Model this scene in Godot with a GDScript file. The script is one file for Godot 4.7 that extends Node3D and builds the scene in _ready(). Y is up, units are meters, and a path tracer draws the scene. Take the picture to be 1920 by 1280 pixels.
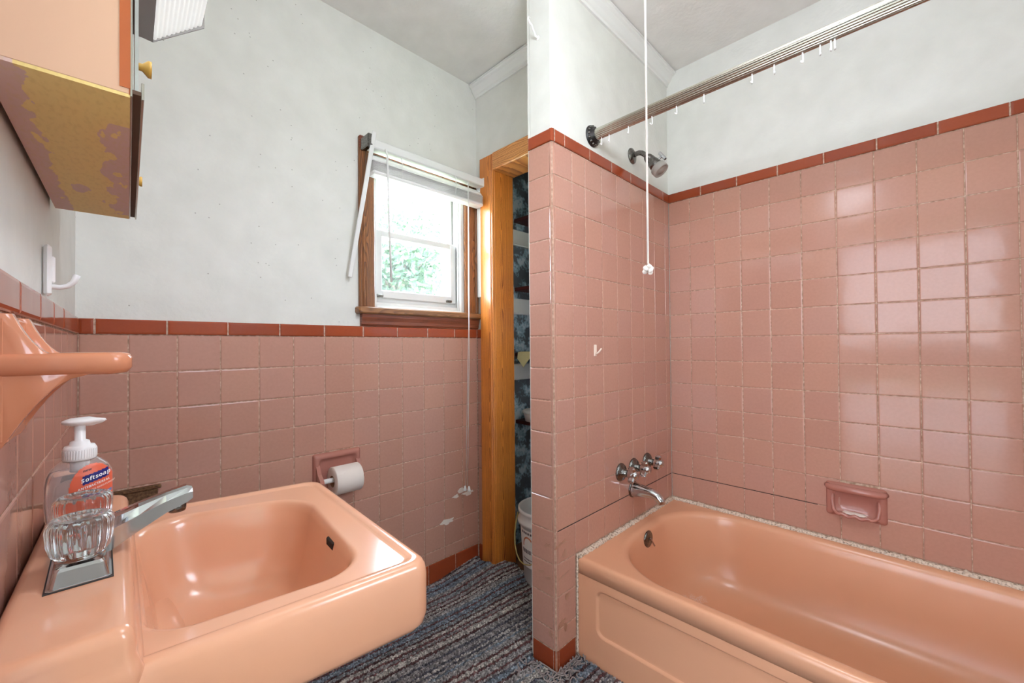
extends Node3D
# A pink tiled bathroom: camera stands just inside the doorway in the left wall.
# x runs along the window wall, -z towards the window wall, y up, floor at 0.

const H := 1.10            # camera height
const CEIL := 2.43
const ZB := -1.611         # tile face of the window wall
const ZD := -0.876         # tile face of the shower partition
const XE := 1.967          # tile face of the long tub wall
const XP := 1.071          # tile face of the partition's end
const XC := 1.363          # closet wall
const ZPB := -0.984        # back of the partition
const TP := 0.1095         # tile pitch
const YT := 1.7897         # top of the tub tiles, under their cap
const YW := 1.141          # top of the wainscot tiles, under their cap
const CAP := 0.045
const TUB := 0.355

var M := {}
var tile_meshes := {}
var rng := RandomNumberGenerator.new()

# ---------------------------------------------------------------- mesh builder
class Soup:
	var v := PackedVector3Array()
	var uv := PackedVector2Array()
	var sg := PackedInt32Array()
	var s := -1
	func tri(a: Vector3, b: Vector3, c: Vector3, ua := Vector2.ZERO, ub := Vector2.ZERO, uc := Vector2.ZERO) -> void:
		v.append(a); v.append(b); v.append(c)
		uv.append(ua); uv.append(ub); uv.append(uc)
		sg.append(s)
	func quad(a: Vector3, b: Vector3, c: Vector3, d: Vector3) -> void:
		tri(a, b, c); tri(a, c, d)
	func volume() -> float:
		if v.is_empty():
			return 0.0
		var o := Vector3.ZERO
		for p in v:
			o += p
		o /= v.size()
		var t := 0.0
		for i in range(0, v.size(), 3):
			t += (v[i] - o).dot((v[i + 1] - o).cross(v[i + 2] - o))
		return t
	func mesh(fix := true) -> ArrayMesh:
		# Godot's front faces run clockwise: seen by the right-hand rule the volume is negative
		var flip := fix and volume() > 0.0
		var st := SurfaceTool.new()
		st.begin(Mesh.PRIMITIVE_TRIANGLES)
		for i in range(0, v.size(), 3):
			var order := [i, i + 2, i + 1] if flip else [i, i + 1, i + 2]
			st.set_smooth_group(sg[i / 3])
			for k in order:
				st.set_uv(uv[k])
				st.set_uv2(uv[k])
				st.add_vertex(v[k])
		st.generate_normals()
		return st.commit()
	func box(c: Vector3, size: Vector3, bev := 0.0, bas := Basis.IDENTITY) -> void:
		var h := size * 0.5
		var e: float = min(bev, min(h.x, min(h.y, h.z)) * 0.98)
		s = -1
		if e <= 0.0:
			for ax in 3:
				for sn in [-1.0, 1.0]:
					var n := Vector3.ZERO; n[ax] = sn * h[ax]
					var a := Vector3.ZERO; a[(ax + 1) % 3] = h[(ax + 1) % 3]
					var b := Vector3.ZERO; b[(ax + 2) % 3] = h[(ax + 2) % 3] * sn
					quad(c + bas * (n - a - b), c + bas * (n - a + b), c + bas * (n + a + b), c + bas * (n + a - b))
			return
		for ax in 3:
			var u := (ax + 1) % 3
			var w := (ax + 2) % 3
			for sn in [-1.0, 1.0]:
				var n := Vector3.ZERO; n[ax] = sn * h[ax]
				var a := Vector3.ZERO; a[u] = h[u] - e
				var b := Vector3.ZERO; b[w] = (h[w] - e) * sn
				quad(c + bas * (n - a - b), c + bas * (n - a + b), c + bas * (n + a + b), c + bas * (n + a - b))
			# edges that run along ax
			for su in [-1.0, 1.0]:
				for sw in [-1.0, 1.0]:
					var l := Vector3.ZERO; l[ax] = h[ax] - e
					var p := Vector3.ZERO; p[u] = su * h[u]; p[w] = sw * (h[w] - e)
					var q := Vector3.ZERO; q[u] = su * (h[u] - e); q[w] = sw * h[w]
					if su * sw > 0:
						quad(c + bas * (p - l), c + bas * (q - l), c + bas * (q + l), c + bas * (p + l))
					else:
						quad(c + bas * (p - l), c + bas * (p + l), c + bas * (q + l), c + bas * (q - l))
		for sx in [-1.0, 1.0]:
			for sy in [-1.0, 1.0]:
				for sz in [-1.0, 1.0]:
					var a := Vector3(sx * h.x, sy * (h.y - e), sz * (h.z - e))
					var b := Vector3(sx * (h.x - e), sy * h.y, sz * (h.z - e))
					var d := Vector3(sx * (h.x - e), sy * (h.y - e), sz * h.z)
					if sx * sy * sz > 0:
						tri(c + bas * a, c + bas * d, c + bas * b)
					else:
						tri(c + bas * a, c + bas * b, c + bas * d)
	func span(lo: Vector3, hi: Vector3, bev := 0.0) -> void:
		box((lo + hi) * 0.5, (hi - lo).abs(), bev)
	# profile of (radius, height), spun round the y axis of xf
	func lathe(profile: Array, seg := 32, xf := Transform3D.IDENTITY, smooth := true) -> void:
		s = 0 if smooth else -1
		for i in profile.size() - 1:
			var p: Vector2 = profile[i]
			var q: Vector2 = profile[i + 1]
			for k in seg:
				var a := TAU * k / seg
				var b := TAU * (k + 1) / seg
				var A := xf * Vector3(p.x * cos(a), p.y, p.x * sin(a))
				var B := xf * Vector3(p.x * cos(b), p.y, p.x * sin(b))
				var C := xf * Vector3(q.x * cos(b), q.y, q.x * sin(b))
				var D := xf * Vector3(q.x * cos(a), q.y, q.x * sin(a))
				if p.x > 1e-6:
					tri(A, B, C)
				if q.x > 1e-6:
					tri(A, C, D)
				elif p.x <= 1e-6:
					pass
	# rings with equal counts
	func loft(rings: Array, cap0 := false, cap1 := false, closed := true) -> void:
		s = 0
		for i in rings.size() - 1:
			var r: PackedVector3Array = rings[i]
			var t: PackedVector3Array = rings[i + 1]
			var n := r.size()
			for k in (n if closed else n - 1):
				var j := (k + 1) % n
				tri(r[k], r[j], t[j]); tri(r[k], t[j], t[k])
		if cap0:
			cap(rings[0], true)
		if cap1:
			cap(rings[-1], false)
	func cap(r: PackedVector3Array, back: bool) -> void:
		var o := Vector3.ZERO
		for p in r:
			o += p
		o /= r.size()
		for k in r.size():
			var j := (k + 1) % r.size()
			if back:
				tri(o, r[j], r[k])
			else:
				tri(o, r[k], r[j])
	func tube(pts: Array, rad, seg := 10, ends := true, flat_x := 1.0) -> void:
		var rings := []
		var up := Vector3.UP
		for i in pts.size():
			var d: Vector3 = (pts[min(i + 1, pts.size() - 1)] - pts[max(i - 1, 0)]).normalized()
			var a := d.cross(up)
			if a.length() < 0.2:
				a = d.cross(Vector3.RIGHT)
			a = a.normalized()
			var b := a.cross(d).normalized()
			up = b
			var r: float = rad[i] if rad is Array else rad
			var ring := PackedVector3Array()
			for k in seg:
				var t := TAU * k / seg
				ring.append(pts[i] + a * cos(t) * r * flat_x + b * sin(t) * r)
			rings.append(ring)
		loft(rings, ends, ends)
	# polygon in the x-y plane of xf, from z0 to z1
	func prism(poly: PackedVector2Array, z0: float, z1: float, xf := Transform3D.IDENTITY, smooth_sides := false) -> void:
		var idx := Geometry2D.triangulate_polygon(poly)
		var cw := Geometry2D.is_polygon_clockwise(poly)
		s = -1
		for i in range(0, idx.size(), 3):
			var a := poly[idx[i]]; var b := poly[idx[i + 1]]; var c := poly[idx[i + 2]]
			if (b - a).cross(c - a) < 0:
				var t := b; b = c; c = t
			tri(xf * Vector3(a.x, a.y, z1), xf * Vector3(b.x, b.y, z1), xf * Vector3(c.x, c.y, z1))
			tri(xf * Vector3(a.x, a.y, z0), xf * Vector3(c.x, c.y, z0), xf * Vector3(b.x, b.y, z0))
		s = 0 if smooth_sides else -1
		for i in poly.size():
			var a := poly[i]; var b := poly[(i + 1) % poly.size()]
			if cw:
				var t := a; a = b; b = t
			quad(xf * Vector3(a.x, a.y, z0), xf * Vector3(b.x, b.y, z0), xf * Vector3(b.x, b.y, z1), xf * Vector3(a.x, a.y, z1))

# a flat ring in the x-z plane: corners rounded with their own radii, k points per corner
func rpoly(corners: Array, radii: Array, k: int, y: float) -> PackedVector3Array:
	var out := PackedVector3Array()
	var n := corners.size()
	for i in n:
		var c: Vector2 = corners[i]
		var a: Vector2 = (corners[(i + n - 1) % n] - c)
		var b: Vector2 = (corners[(i + 1) % n] - c)
		var r: float = radii[i]
		var ua := a.normalized(); var ub := b.normalized()
		var half := acos(clampf(ua.dot(ub), -1, 1)) * 0.5
		var most: float = 0.48 * minf(a.length(), b.length())
		var t: float = minf(r / tan(half), most)
		r = t * tan(half)
		var p0 := c + ua * t
		var p1 := c + ub * t
		var o := c + (ua + ub).normalized() * (r / sin(half))
		var a0 := (p0 - o).angle()
		var d := wrapf((p1 - o).angle() - a0, -PI, PI)
		for j in k:
			var th := a0 + d * j / (k - 1.0)
			var q := o + Vector2(cos(th), sin(th)) * r
			out.append(Vector3(q.x, y, q.y))
	return out

# corners moved inwards by d (corners run round the shape)
func inset(corners: Array, d: float) -> Array:
	var out := []
	var n := corners.size()
	var area := 0.0
	for i in n:
		area += (corners[i] as Vector2).cross(corners[(i + 1) % n])
	var sgn := signf(area)
	for i in n:
		var c: Vector2 = corners[i]
		var e0: Vector2 = (c - corners[(i + n - 1) % n]).normalized()
		var e1: Vector2 = (corners[(i + 1) % n] - c).normalized()
		var n0 := Vector2(-e0.y, e0.x) * sgn
		var n1 := Vector2(-e1.y, e1.x) * sgn
		var m := (n0 + n1).normalized()
		out.append(c + m * d / max(0.3, m.dot(n0)))
	return out

func grown(radii: Array, d: float) -> Array:
	var out := []
	for r in radii:
		out.append(max(0.003, r + d))
	return out

# ---------------------------------------------------------------- nodes
func put(called: String, mesh: Mesh, mat: Material, parent: Node = null, at := Transform3D.IDENTITY) -> MeshInstance3D:
	var o := MeshInstance3D.new()
	o.name = called
	o.mesh = mesh
	o.material_override = mat
	(parent if parent else self).add_child(o, true)
	o.transform = at
	return o

func thing(called: String, label: String, category: String, at := Vector3.ZERO, group := "") -> Node3D:
	var o := Node3D.new()
	o.name = called
	add_child(o, true)
	o.position = at
	tag(o, label, category, group)
	return o

func tag(o: Node, label: String, category := "", group := "", kind := "") -> void:
	o.set_meta("label", label)
	if category: o.set_meta("category", category)
	if group: o.set_meta("group", group)
	if kind: o.set_meta("kind", kind)

func structure(called: String, mesh: Mesh, mat: Material, label := "", category := "") -> MeshInstance3D:
	var o := put(called, mesh, mat)
	o.set_meta("kind", "structure")
	if label: tag(o, label, category)
	return o

# ---------------------------------------------------------------- materials
func c8(r: float, g: float, b: float) -> Color:
	return Color(r / 255.0, g / 255.0, b / 255.0)

func mat(col: Color, rough := 0.6, metal := 0.0) -> StandardMaterial3D:
	var m := StandardMaterial3D.new()
	m.albedo_color = col
	m.roughness = rough
	m.metallic = metal
	return m

func noise_field(freq: float, octaves: int, sd: int, kind := FastNoiseLite.TYPE_SIMPLEX_SMOOTH) -> FastNoiseLite:
	var n := FastNoiseLite.new()
	n.noise_type = kind
	n.frequency = freq
	n.seed = sd
	n.fractal_octaves = octaves
	n.fractal_type = FastNoiseLite.FRACTAL_FBM if octaves > 1 else FastNoiseLite.FRACTAL_NONE
	return n

func tex(img: Image) -> ImageTexture:
	return ImageTexture.create_from_image(img)

# grey seamless noise remapped to lo..hi as a colour texture
func tone(size: int, freq: float, oct: int, sd: int, lo: Color, hi: Color) -> ImageTexture:
	var src := noise_field(freq, oct, sd).get_seamless_image(size, size)
	var im := Image.create(size, size, false, Image.FORMAT_RGB8)
	for y in size:
		for x in size:
			im.set_pixel(x, y, lo.lerp(hi, src.get_pixel(x, y).r))
	return tex(im)

func bumps(size: int, freq: float, oct: int, sd: int, scale: float, kind := FastNoiseLite.TYPE_SIMPLEX_SMOOTH) -> ImageTexture:
	var im := noise_field(freq, oct, sd, kind).get_seamless_image(size, size)
	im.convert(Image.FORMAT_RGBA8)
	im.bump_map_to_normal_map(scale)
	return tex(im)

func tri_world(m: StandardMaterial3D, scale: Vector3) -> void:
	m.uv1_triplanar = true
	m.uv1_world_triplanar = true
	m.uv1_scale = scale

func wood_image(sd: int, w: int, h: int, dark: Color, light: Color, rings: float, flat_u := false) -> ImageTexture:
	# flat-sawn pine: growth rings of a slightly tilted, wandering trunk; grain along v
	var n1 := noise_field(0.012, 3, sd)
	var n2 := noise_field(0.25, 2, sd + 5)
	var im := Image.create(w, h, false, Image.FORMAT_RGB8)
	for y in h:
		for x in w:
			var fx := float(x) / w
			var fy := float(y) / h
			# mirrored lookups make the texture repeat without a seam
			var my := absf(fy * 2.0 - 1.0)
			var mx := absf(fx * 2.0 - 1.0)
			var wob := n1.get_noise_2d(mx * 130.0, my * 60.0)
			var bow := pow(my - 0.35, 2.0) * 1.6
			var r := sqrt(pow(mx - 0.42, 2.0) * 9.0 + bow) * rings + wob * 1.5
			var f := r - floorf(r)
			var line := pow(f, 2.6)
			var fine := n2.get_noise_2d(x * 1.9, y * 0.06) * 0.08
			var t := clampf(1.0 - line * 0.85 + fine - 0.02 + wob * 0.3, 0, 1)
			var col := dark.lerp(light, t)
			if flat_u:
				pass
			im.set_pixel(x, y, col)
	if flat_u:
		im.rotate_90(CLOCKWISE)
	return tex(im)

func make_materials() -> void:
	var plaster_n := bumps(512, 0.06, 4, 11, 3.0)
	var plaster_c := tone(512, 0.008, 4, 12, c8(240, 240, 238), c8(250, 250, 249))
	var plaster := mat(c8(233, 232, 226), 0.75)
	plaster.albedo_texture = plaster_c
	plaster.normal_enabled = true
	plaster.normal_texture = plaster_n
	plaster.normal_scale = 0.14
	tri_world(plaster, Vector3.ONE * 1.6)
	M.plaster = plaster
	var ceil_m := plaster.duplicate()
	ceil_m.albedo_color = c8(243, 240, 236)
	ceil_m.normal_texture = bumps(512, 0.05, 3, 21, 4.0)
	ceil_m.normal_scale = 0.14
	M.ceiling = ceil_m
	M.trim_white = mat(c8(232, 231, 227), 0.45)

	var glaze_n := bumps(256, 0.012, 2, 31, 2.0)
	var glaze_c := tone(512, 0.05, 4, 32, c8(247, 246, 245), c8(255, 255, 255))
	M.tile = []
	for col in [c8(193, 144, 126), c8(191, 142, 125), c8(194, 145, 126), c8(192, 144, 128), c8(190, 141, 123)]:
		var m := mat(col, 0.09)
		m.metallic_specular = 0.44
		m.albedo_texture = glaze_c
		m.normal_enabled = true
		m.normal_texture = glaze_n
		m.normal_scale = 0.10
		tri_world(m, Vector3.ONE * 3.0)
		M.tile.append(m)
	M.cap = []
	for col in [c8(156, 70, 40), c8(151, 67, 38), c8(161, 75, 44)]:
		var m := mat(col, 0.10)
		m.metallic_specular = 0.42
		m.albedo_texture = glaze_c
		m.normal_enabled = true
		m.normal_texture = glaze_n
		m.normal_scale = 0.10
		tri_world(m, Vector3.ONE * 3.0)
		M.cap.append(m)
	var grout := mat(c8(226, 200, 182), 0.85)
	grout.albedo_texture = tone(256, 0.06, 3, 41, c8(160, 140, 124), c8(255, 250, 245))
	tri_world(grout, Vector3.ONE * 4.0)
	M.grout = grout
	M.dark_joint = mat(c8(44, 34, 30), 0.9)
	# sealant with mould specks
	var caulk := mat(c8(228, 214, 200), 0.7)
	var cn := noise_field(0.07, 4, 51).get_seamless_image(256, 256)
	var ci := Image.create(256, 256, false, Image.FORMAT_RGB8)
	for y in 256:
		for x in 256:
			var t: float = cn.get_pixel(x, y).r
			ci.set_pixel(x, y, c8(70, 58, 48) if t > 0.74 else c8(255, 250, 244).lerp(c8(205, 185, 165), clampf((t - 0.35) * 2.0, 0, 1)))
	caulk.albedo_texture = tex(ci)
	tri_world(caulk, Vector3.ONE * 6.0)
	M.caulk = caulk

	M.sink = mat(c8(224, 164, 130), 0.16)
	M.sink.metallic_specular = 0.65
	M.ceramic = mat(c8(208, 138, 104), 0.12)
	M.dish = mat(c8(178, 118, 104), 0.14)
	M.tub = mat(c8(224, 164, 128), 0.24)
	var chrome := mat(c8(196, 198, 200), 0.10, 1.0)
	M.chrome = chrome
	var old := mat(c8(150, 148, 145), 0.22, 1.0)
	old.albedo_texture = tone(256, 0.05, 4, 61, c8(150, 146, 140), c8(255, 255, 255))
	tri_world(old, Vector3.ONE * 9.0)
	M.old_chrome = old
	M.rod = mat(c8(190, 187, 176), 0.25, 1.0)
	M.black = mat(c8(26, 25, 26), 0.5)
	var acrylic := mat(Color(0.97, 0.985, 0.985, 0.0), 0.02)
	acrylic.refraction_enabled = true
	acrylic.refraction_scale = 0.05
	M.acrylic = acrylic
	M.white_plastic = mat(c8(240, 238, 236), 0.3)
	M.white_metal = mat(c8(228, 227, 224), 0.35)
	M.paper = mat(c8(238, 226, 216), 0.9)
	M.card = mat(c8(150, 118, 90), 0.9)
	var pane := mat(Color(0.95, 0.98, 1.0, 0.06), 0.02)
	pane.transparency = BaseMaterial3D.TRANSPARENCY_ALPHA
	M.pane = pane
	var tint := mat(Color(0.3, 0.31, 0.33, 0.66), 0.02)
	tint.transparency = BaseMaterial3D.TRANSPARENCY_ALPHA
	M.tint = tint
	M.tint_light = tint.duplicate()
	M.tint_light.albedo_color.a = 0.58
	var mirror := mat(c8(215, 220, 222), 0.02, 1.0)
	M.mirror = mirror

	var pine_v := mat(c8(255, 255, 255), 0.28)
	pine_v.albedo_texture = wood_image(71, 256, 1024, c8(126, 56, 18), c8(222, 138, 60), 5.0)
	tri_world(pine_v, Vector3(5.5, 0.75, 5.5))
	M.pine = pine_v
	var pine_u := pine_v.duplicate()
	pine_u.albedo_texture = wood_image(72, 256, 1024, c8(140, 72, 26), c8(226, 158, 90), 5.0, true)
	pine_u.uv1_scale = Vector3(0.75, 5.5, 0.75)
	M.pine_across = pine_u
	var stain_v := mat(c8(255, 255, 255), 0.4)
	stain_v.albedo_texture = wood_image(73, 256, 1024, c8(66, 36, 20), c8(150, 96, 54), 4.0)
	tri_world(stain_v, Vector3(7.0, 1.3, 7.0))
	M.stain = stain_v
	var stain_u := stain_v.duplicate()
	stain_u.albedo_texture = wood_image(74, 256, 1024, c8(84, 38, 22), c8(138, 72, 44), 4.0, true)
	stain_u.uv1_scale = Vector3(1.3, 7.0, 1.3)
	M.stain_across = stain_u
	var worn := stain_u.duplicate()
	worn.albedo_texture = wood_image(75, 256, 1024, c8(92, 56, 30), c8(150, 102, 62), 4.0, true)
	M.stool = worn

	# mildewed blue-grey paint in the closet
	var a := noise_field(0.01, 5, 81).get_seamless_image(512, 512)
	var b := noise_field(0.05, 4, 82).get_seamless_image(512, 512)
	var im := Image.create(512, 512, false, Image.FORMAT_RGB8)
	for y in 512:
		for x in 512:
			var t := a.get_pixel(x, y).r * 0.75 + b.get_pixel(x, y).r * 0.35 - 0.05
			var col := c8(86, 92, 98).lerp(c8(146, 172, 186), smoothstep(0.38, 0.56, t))
			col = col.lerp(c8(192, 204, 210), smoothstep(0.58, 0.68, t))
			im.set_pixel(x, y, col)
	M.mildew = mat(Color.WHITE, 0.85)
	M.mildew.albedo_texture = tex(im)
	tri_world(M.mildew, Vector3.ONE * 1.7)
	M.shelf = mat(c8(150, 84, 48), 0.5)
	M.shelf.albedo_texture = M.stain_across.albedo_texture
	tri_world(M.shelf, Vector3(4, 4, 1))

# ---------------------------------------------------------------- tiles
# a glazed tile lying in the x-y plane, its face at z = 0, cushion edges
func tile_mesh(w: float, h: float, cushion := 0.0022) -> ArrayMesh:
	var key := "%d_%d_%d" % [roundi(w * 4000), roundi(h * 4000), roundi(cushion * 10000)]
	if tile_meshes.has(key):
		return tile_meshes[key]
	var b := Soup.new()
	b.s = -1
	var rings := []
	for st in [[cushion * 1.6, 0.0], [cushion * 0.5, -cushion * 0.22], [0.0, -cushion * 0.85], [0.0, -0.007]]:
		var x: float = w * 0.5 - st[0]
		var y: float = h * 0.5 - st[0]
		rings.append(PackedVector3Array([Vector3(-x, -y, st[1]), Vector3(x, -y, st[1]), Vector3(x, y, st[1]), Vector3(-x, y, st[1])]))
	var r: PackedVector3Array = rings[0]
	b.quad(r[0], r[3], r[2], r[1])
	for i in 3:
		var p: PackedVector3Array = rings[i]
		var q: PackedVector3Array = rings[i + 1]
		for k in 4:
			var j := (k + 1) % 4
			b.quad(p[k], p[j], q[j], q[k])
	tile_meshes[key] = b.mesh(false)
	return tile_meshes[key]

# cells between the lines; u is measured along `along` from `origin`, v upwards from the floor
func lay_tiles(parent: Node3D, origin: Vector3, along: Vector3, normal: Vector3, us: Array, vs: Array, called: String, mats: Array, holes := [], gap := 0.0022, cushion := 0.0022) -> void:
	var bas := Basis(along, Vector3.UP, normal)
	for i in us.size() - 1:
		for j in vs.size() - 1:
			var u0: float = min(us[i], us[i + 1]); var u1: float = max(us[i], us[i + 1])
			var v0: float = min(vs[j], vs[j + 1]); var v1: float = max(vs[j], vs[j + 1])
			var cut := false
			for hole in holes:
				var hr: Rect2 = hole
				if u0 >= hr.position.x - 0.02 and u1 <= hr.end.x + 0.02 and v0 >= hr.position.y - 0.02 and v1 <= hr.end.y + 0.02:
					cut = true
			var w := u1 - u0 - gap
			var h := v1 - v0 - gap
			if cut or w < 0.006 or h < 0.006:
				continue
			var tilt := Basis(Vector3.UP, rng.randfn(0, 0.0022)) * Basis(Vector3.RIGHT, rng.randfn(0, 0.0022))
			var pos := origin + along * ((u0 + u1) * 0.5) + Vector3.UP * ((v0 + v1) * 0.5) + normal * rng.randf_range(-0.0003, 0.0003)
			put(called, tile_mesh(w, h, cushion), mats[rng.randi() % mats.size()], parent, Transform3D(bas * tilt, pos))

func lines(from: float, to: float, step: float) -> Array:
	var out := []
	var n := int(round((to - from) / step))
	for i in abs(n) + 1:
		out.append(from + step * i)
	return out

# ---------------------------------------------------------------- room
func xa(z: float) -> float:          # the left wall is a little out of square
	return -0.045 - 0.033 * (1.611 + z)

func build_room() -> void:
	# floor, ceiling
	var b := Soup.new()
	b.span(Vector3(-2.0, -0.15, -1.80), Vector3(2.2, 0.0, 1.4))
	structure("floor", b.mesh(), mat(c8(120, 84, 58), 0.8), "bare brown subfloor showing at the closet threshold", "floor")
	b = Soup.new()
	b.span(Vector3(-2.0, CEIL, -1.80), Vector3(2.2, CEIL + 0.15, 1.4))
	structure("ceiling", b.mesh(), M.ceiling, "white stippled ceiling", "ceiling")

	# window wall: plaster round the opening, tiles below
	var wf := ZB - 0.006
	b = Soup.new()
	b.span(Vector3(-0.25, 0, wf - 0.16), Vector3(0.80, CEIL, wf))
	b.span(Vector3(1.275, 0, wf - 0.16), Vector3(2.15, CEIL, wf))
	b.span(Vector3(0.80, 0, wf - 0.16), Vector3(1.275, 1.25, wf))
	b.span(Vector3(0.80, 1.91, wf - 0.16), Vector3(1.275, CEIL, wf))
	for i in b.v.size():
		b.uv[i] = Vector2((b.v[i].x + 0.25) / 2.4, 1.0 - b.v[i].y / CEIL)
	var wall := structure("wall_far", b.mesh(), M.plaster_far, "white plaster window wall with pink tile wainscot", "wall")
	var o := Vector3(0, 0, ZB)
	var x0 := -0.045 + 0.0991
	var us := [-0.045] + lines(x0, x0 + TP * 12, TP)
	us[-1] = XC - 0.006
	var vs := lines(YW, YW - TP * 9, -TP)
	vs.append(0.101)
	lay_tiles(wall, o, Vector3.RIGHT, Vector3.BACK, us, vs, "tile", M.tile, [Rect2(0.555, 0.541, 0.185, 0.16), Rect2(-0.045, 0.594, 0.10, 0.109)])
	# tiles cut round the paper holder and the bare patch
	var cu := [-0.014 - 0.1533, -0.014]
	cu = [-0.045] + lines(-0.014, -0.014 + 0.1533 * 9, 0.1533)
	cu[-1] = XC - 0.009
	lay_tiles(wall, o + Vector3(0, 0, 0.004), Vector3.RIGHT, Vector3.BACK, cu, [YW, YW + CAP], "cap_tile", M.cap, [], 0.0026, 0.0035)
	lay_tiles(wall, o + Vector3(0, 0, 0.003), Vector3.RIGHT, Vector3.BACK, cu, [0.101, 0.0], "base_tile", M.cap, [], 0.003, 0.004)
	var g := Soup.new()
	g.span(Vector3(-0.05, 0, wf - 0.001), Vector3(XC, YW + CAP - 0.002, ZB - 0.0016))
	g.span(Vector3(-0.04, YW + 0.002, wf), Vector3(XC - 0.008, YW + CAP - 0.003, ZB + 0.0022))
	put("grout", g.mesh(), M.grout, wall)

	for sp in [[1.249, 0.397, 0.020, 0.012], [1.290, 0.372, 0.030, 0.010], [1.212, 0.376, 0.016, 0.009], [1.165, 0.268, 0.036, 0.013]]:
		put("plaster_smear", blob(sp[2], sp[3], int(sp[0] * 900)), mat(c8(226, 214, 204), 0.8), wall, Transform3D(Basis.IDENTITY, Vector3(sp[0], sp[1], ZB + 0.0006)))

	# left wall, out of square, with the doorway the camera stands in
	b = Soup.new()
	left_slab(b, -1.70, -0.46, 0, CEIL, 0.006)
	left_slab(b, 0.37, 0.75, 0, CEIL, 0.006)
	left_slab(b, -0.46, 0.37, 2.05, CEIL, 0.006)
	wall = structure("wall_left", b.mesh(), M.plaster, "white plaster wall with pink tile wainscot behind the sink", "wall")
	var along := Vector3(0.033, 0, -1).normalized()      # from the camera towards the window wall
	var nrm := Vector3(1, 0, 0.033).normalized()
	o = Vector3(xa(-1.611), 0, -1.611)
	us = [0.0, -0.047] + lines(-0.159, -0.159 - 0.1115 * 9, -0.1115)
	lay_tiles(wall, o, along, nrm, us, vs, "tile", M.tile)
	cu = [0.0, -0.077] + lines(-0.230, -0.230 - 0.1533 * 6, -0.1533)
	lay_tiles(wall, o + nrm * 0.004, along, nrm, cu, [YW, YW + CAP], "cap_tile", M.cap, [], 0.0026, 0.0035)
	g = Soup.new()
	g.box(Vector3(xa(-1.06), (YW + CAP) * 0.5 - 0.001, -1.06) - nrm * 0.0042, Vector3(0.0052, YW + CAP - 0.002, 1.10), 0, Basis(nrm, Vector3.UP, -along))
	put("grout", g.mesh(), M.grout, wall)

	# shower partition: its end faces the sink, its face carries the taps
	b = Soup.new()
	b.span(Vector3(XP + 0.006, 0, ZPB + 0.002), Vector3(XE + 0.02, CEIL, ZD - 0.006), 0.004)
	wall = structure("wall_partition", b.mesh(), M.plaster, "white plaster shower partition with pink tiles and brown cap", "wall")
	var vt := lines(YT, YT - TP * 15, -TP)
	vt.append(0.081)
	o = Vector3(0, 0, ZD)
	var d0 := XE - 0.0476
	us = [XE, d0] + lines(d0 - TP, d0 - TP * 6, -TP) + [d0 - TP * 6 - 0.080]
	var bull: float = us[-1]
	us.append(XP + 0.012)
	lay_tiles(wall, o, Vector3.RIGHT, Vector3.BACK, us.slice(0, us.size() - 2) + [bull], lines(YT, YT - TP * 13, -TP), "tile", M.tile)
	lay_tiles(wall, o, Vector3.RIGHT, Vector3.BACK, [bull, XP + 0.013], vt, "tile", M.tile)
	cu = [XE] + lines(1.901, 1.901 - 0.1525 * 5, -0.1525) + [XP + 0.013]
	lay_tiles(wall, o + Vector3(0, 0, 0.004), Vector3.RIGHT, Vector3.BACK, cu, [YT, YT + CAP], "cap_tile", M.cap, [], 0.0026, 0.0035)
	lay_tiles(wall, o, Vector3.RIGHT, Vector3.BACK, [1.18, XP + 0.013], [0.081, 0.0], "base_tile", M.cap, [], 0.003, 0.003)
	# end face
	o = Vector3(XP, 0, 0)
	lay_tiles(wall, o, Vector3.FORWARD, Vector3.LEFT, [0.889, 0.984], vt, "tile", M.tile)
	lay_tiles(wall, o + Vector3(-0.004, 0, 0), Vector3.FORWARD, Vector3.LEFT, [0.874, 0.984], [YT, YT + CAP], "cap_tile", M.cap, [], 0.0026, 0.0035)
	lay_tiles(wall, o, Vector3.FORWARD, Vector3.LEFT, [0.889, 0.984], [0.081, 0.0], "base_tile", M.cap, [], 0.003, 0.003)
	# rounded corner pieces
	for j in vt.size():
		var top: float = vt[j]
		var low: float = vt[j + 1] if j + 1 < vt.size() else 0.0
		put("bullnose", corner_piece(top - low - 0.0022), M.cap[0] if j + 1 == vt.size() else M.tile[(j * 7) % 5], wall, Transform3D(Basis.IDENTITY, Vector3(XP, (top + low) * 0.5, ZD)))
	put("bullnose", corner_piece(CAP - 0.003), M.cap[1], wall, Transform3D(Basis.IDENTITY, Vector3(XP - 0.003, YT + CAP * 0.5, ZD + 0.003)))
	g = Soup.new()
	g.span(Vector3(XP + 0.0016, 0.0, ZPB + 0.004), Vector3(XP + 0.0075, YT + CAP - 0.002, ZD - 0.004))
	g.span(Vector3(XP + 0.004, 0.0, ZD - 0.0075), Vector3(XE, YT + CAP - 0.002, ZD - 0.0016))
	g.span(Vector3(XP + 0.012, YT + 0.002, ZD - 0.004), Vector3(XE, YT + CAP - 0.003, ZD + 0.0022))
	put("grout", g.mesh(), M.grout, wall)
	g = Soup.new()
	g.span(Vector3(XP + 0.012, YT - TP * 12 - 0.0016, ZD - 0.004), Vector3(XE - 0.001, YT - TP * 12 + 0.0016, ZD - 0.0009))
	put("open_joint", g.mesh(), M.dark_joint, wall)
	put("caulk_bead", ragged(Vector3(1.195, TUB + 0.001, ZD + 0.006), Vector3(XE, TUB + 0.001, ZD + 0.006), 0.0105, 5), M.caulk, wall)
	put("caulk_bead", ragged(Vector3(1.184, 0.02, ZD + 0.003), Vector3(1.187, TUB + 0.01, ZD + 0.003), 0.0035, 7), M.caulk, wall)

	# old tape stuck on the foot of the partition
	var tape := mat(c8(170, 122, 98), 0.4)
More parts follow.
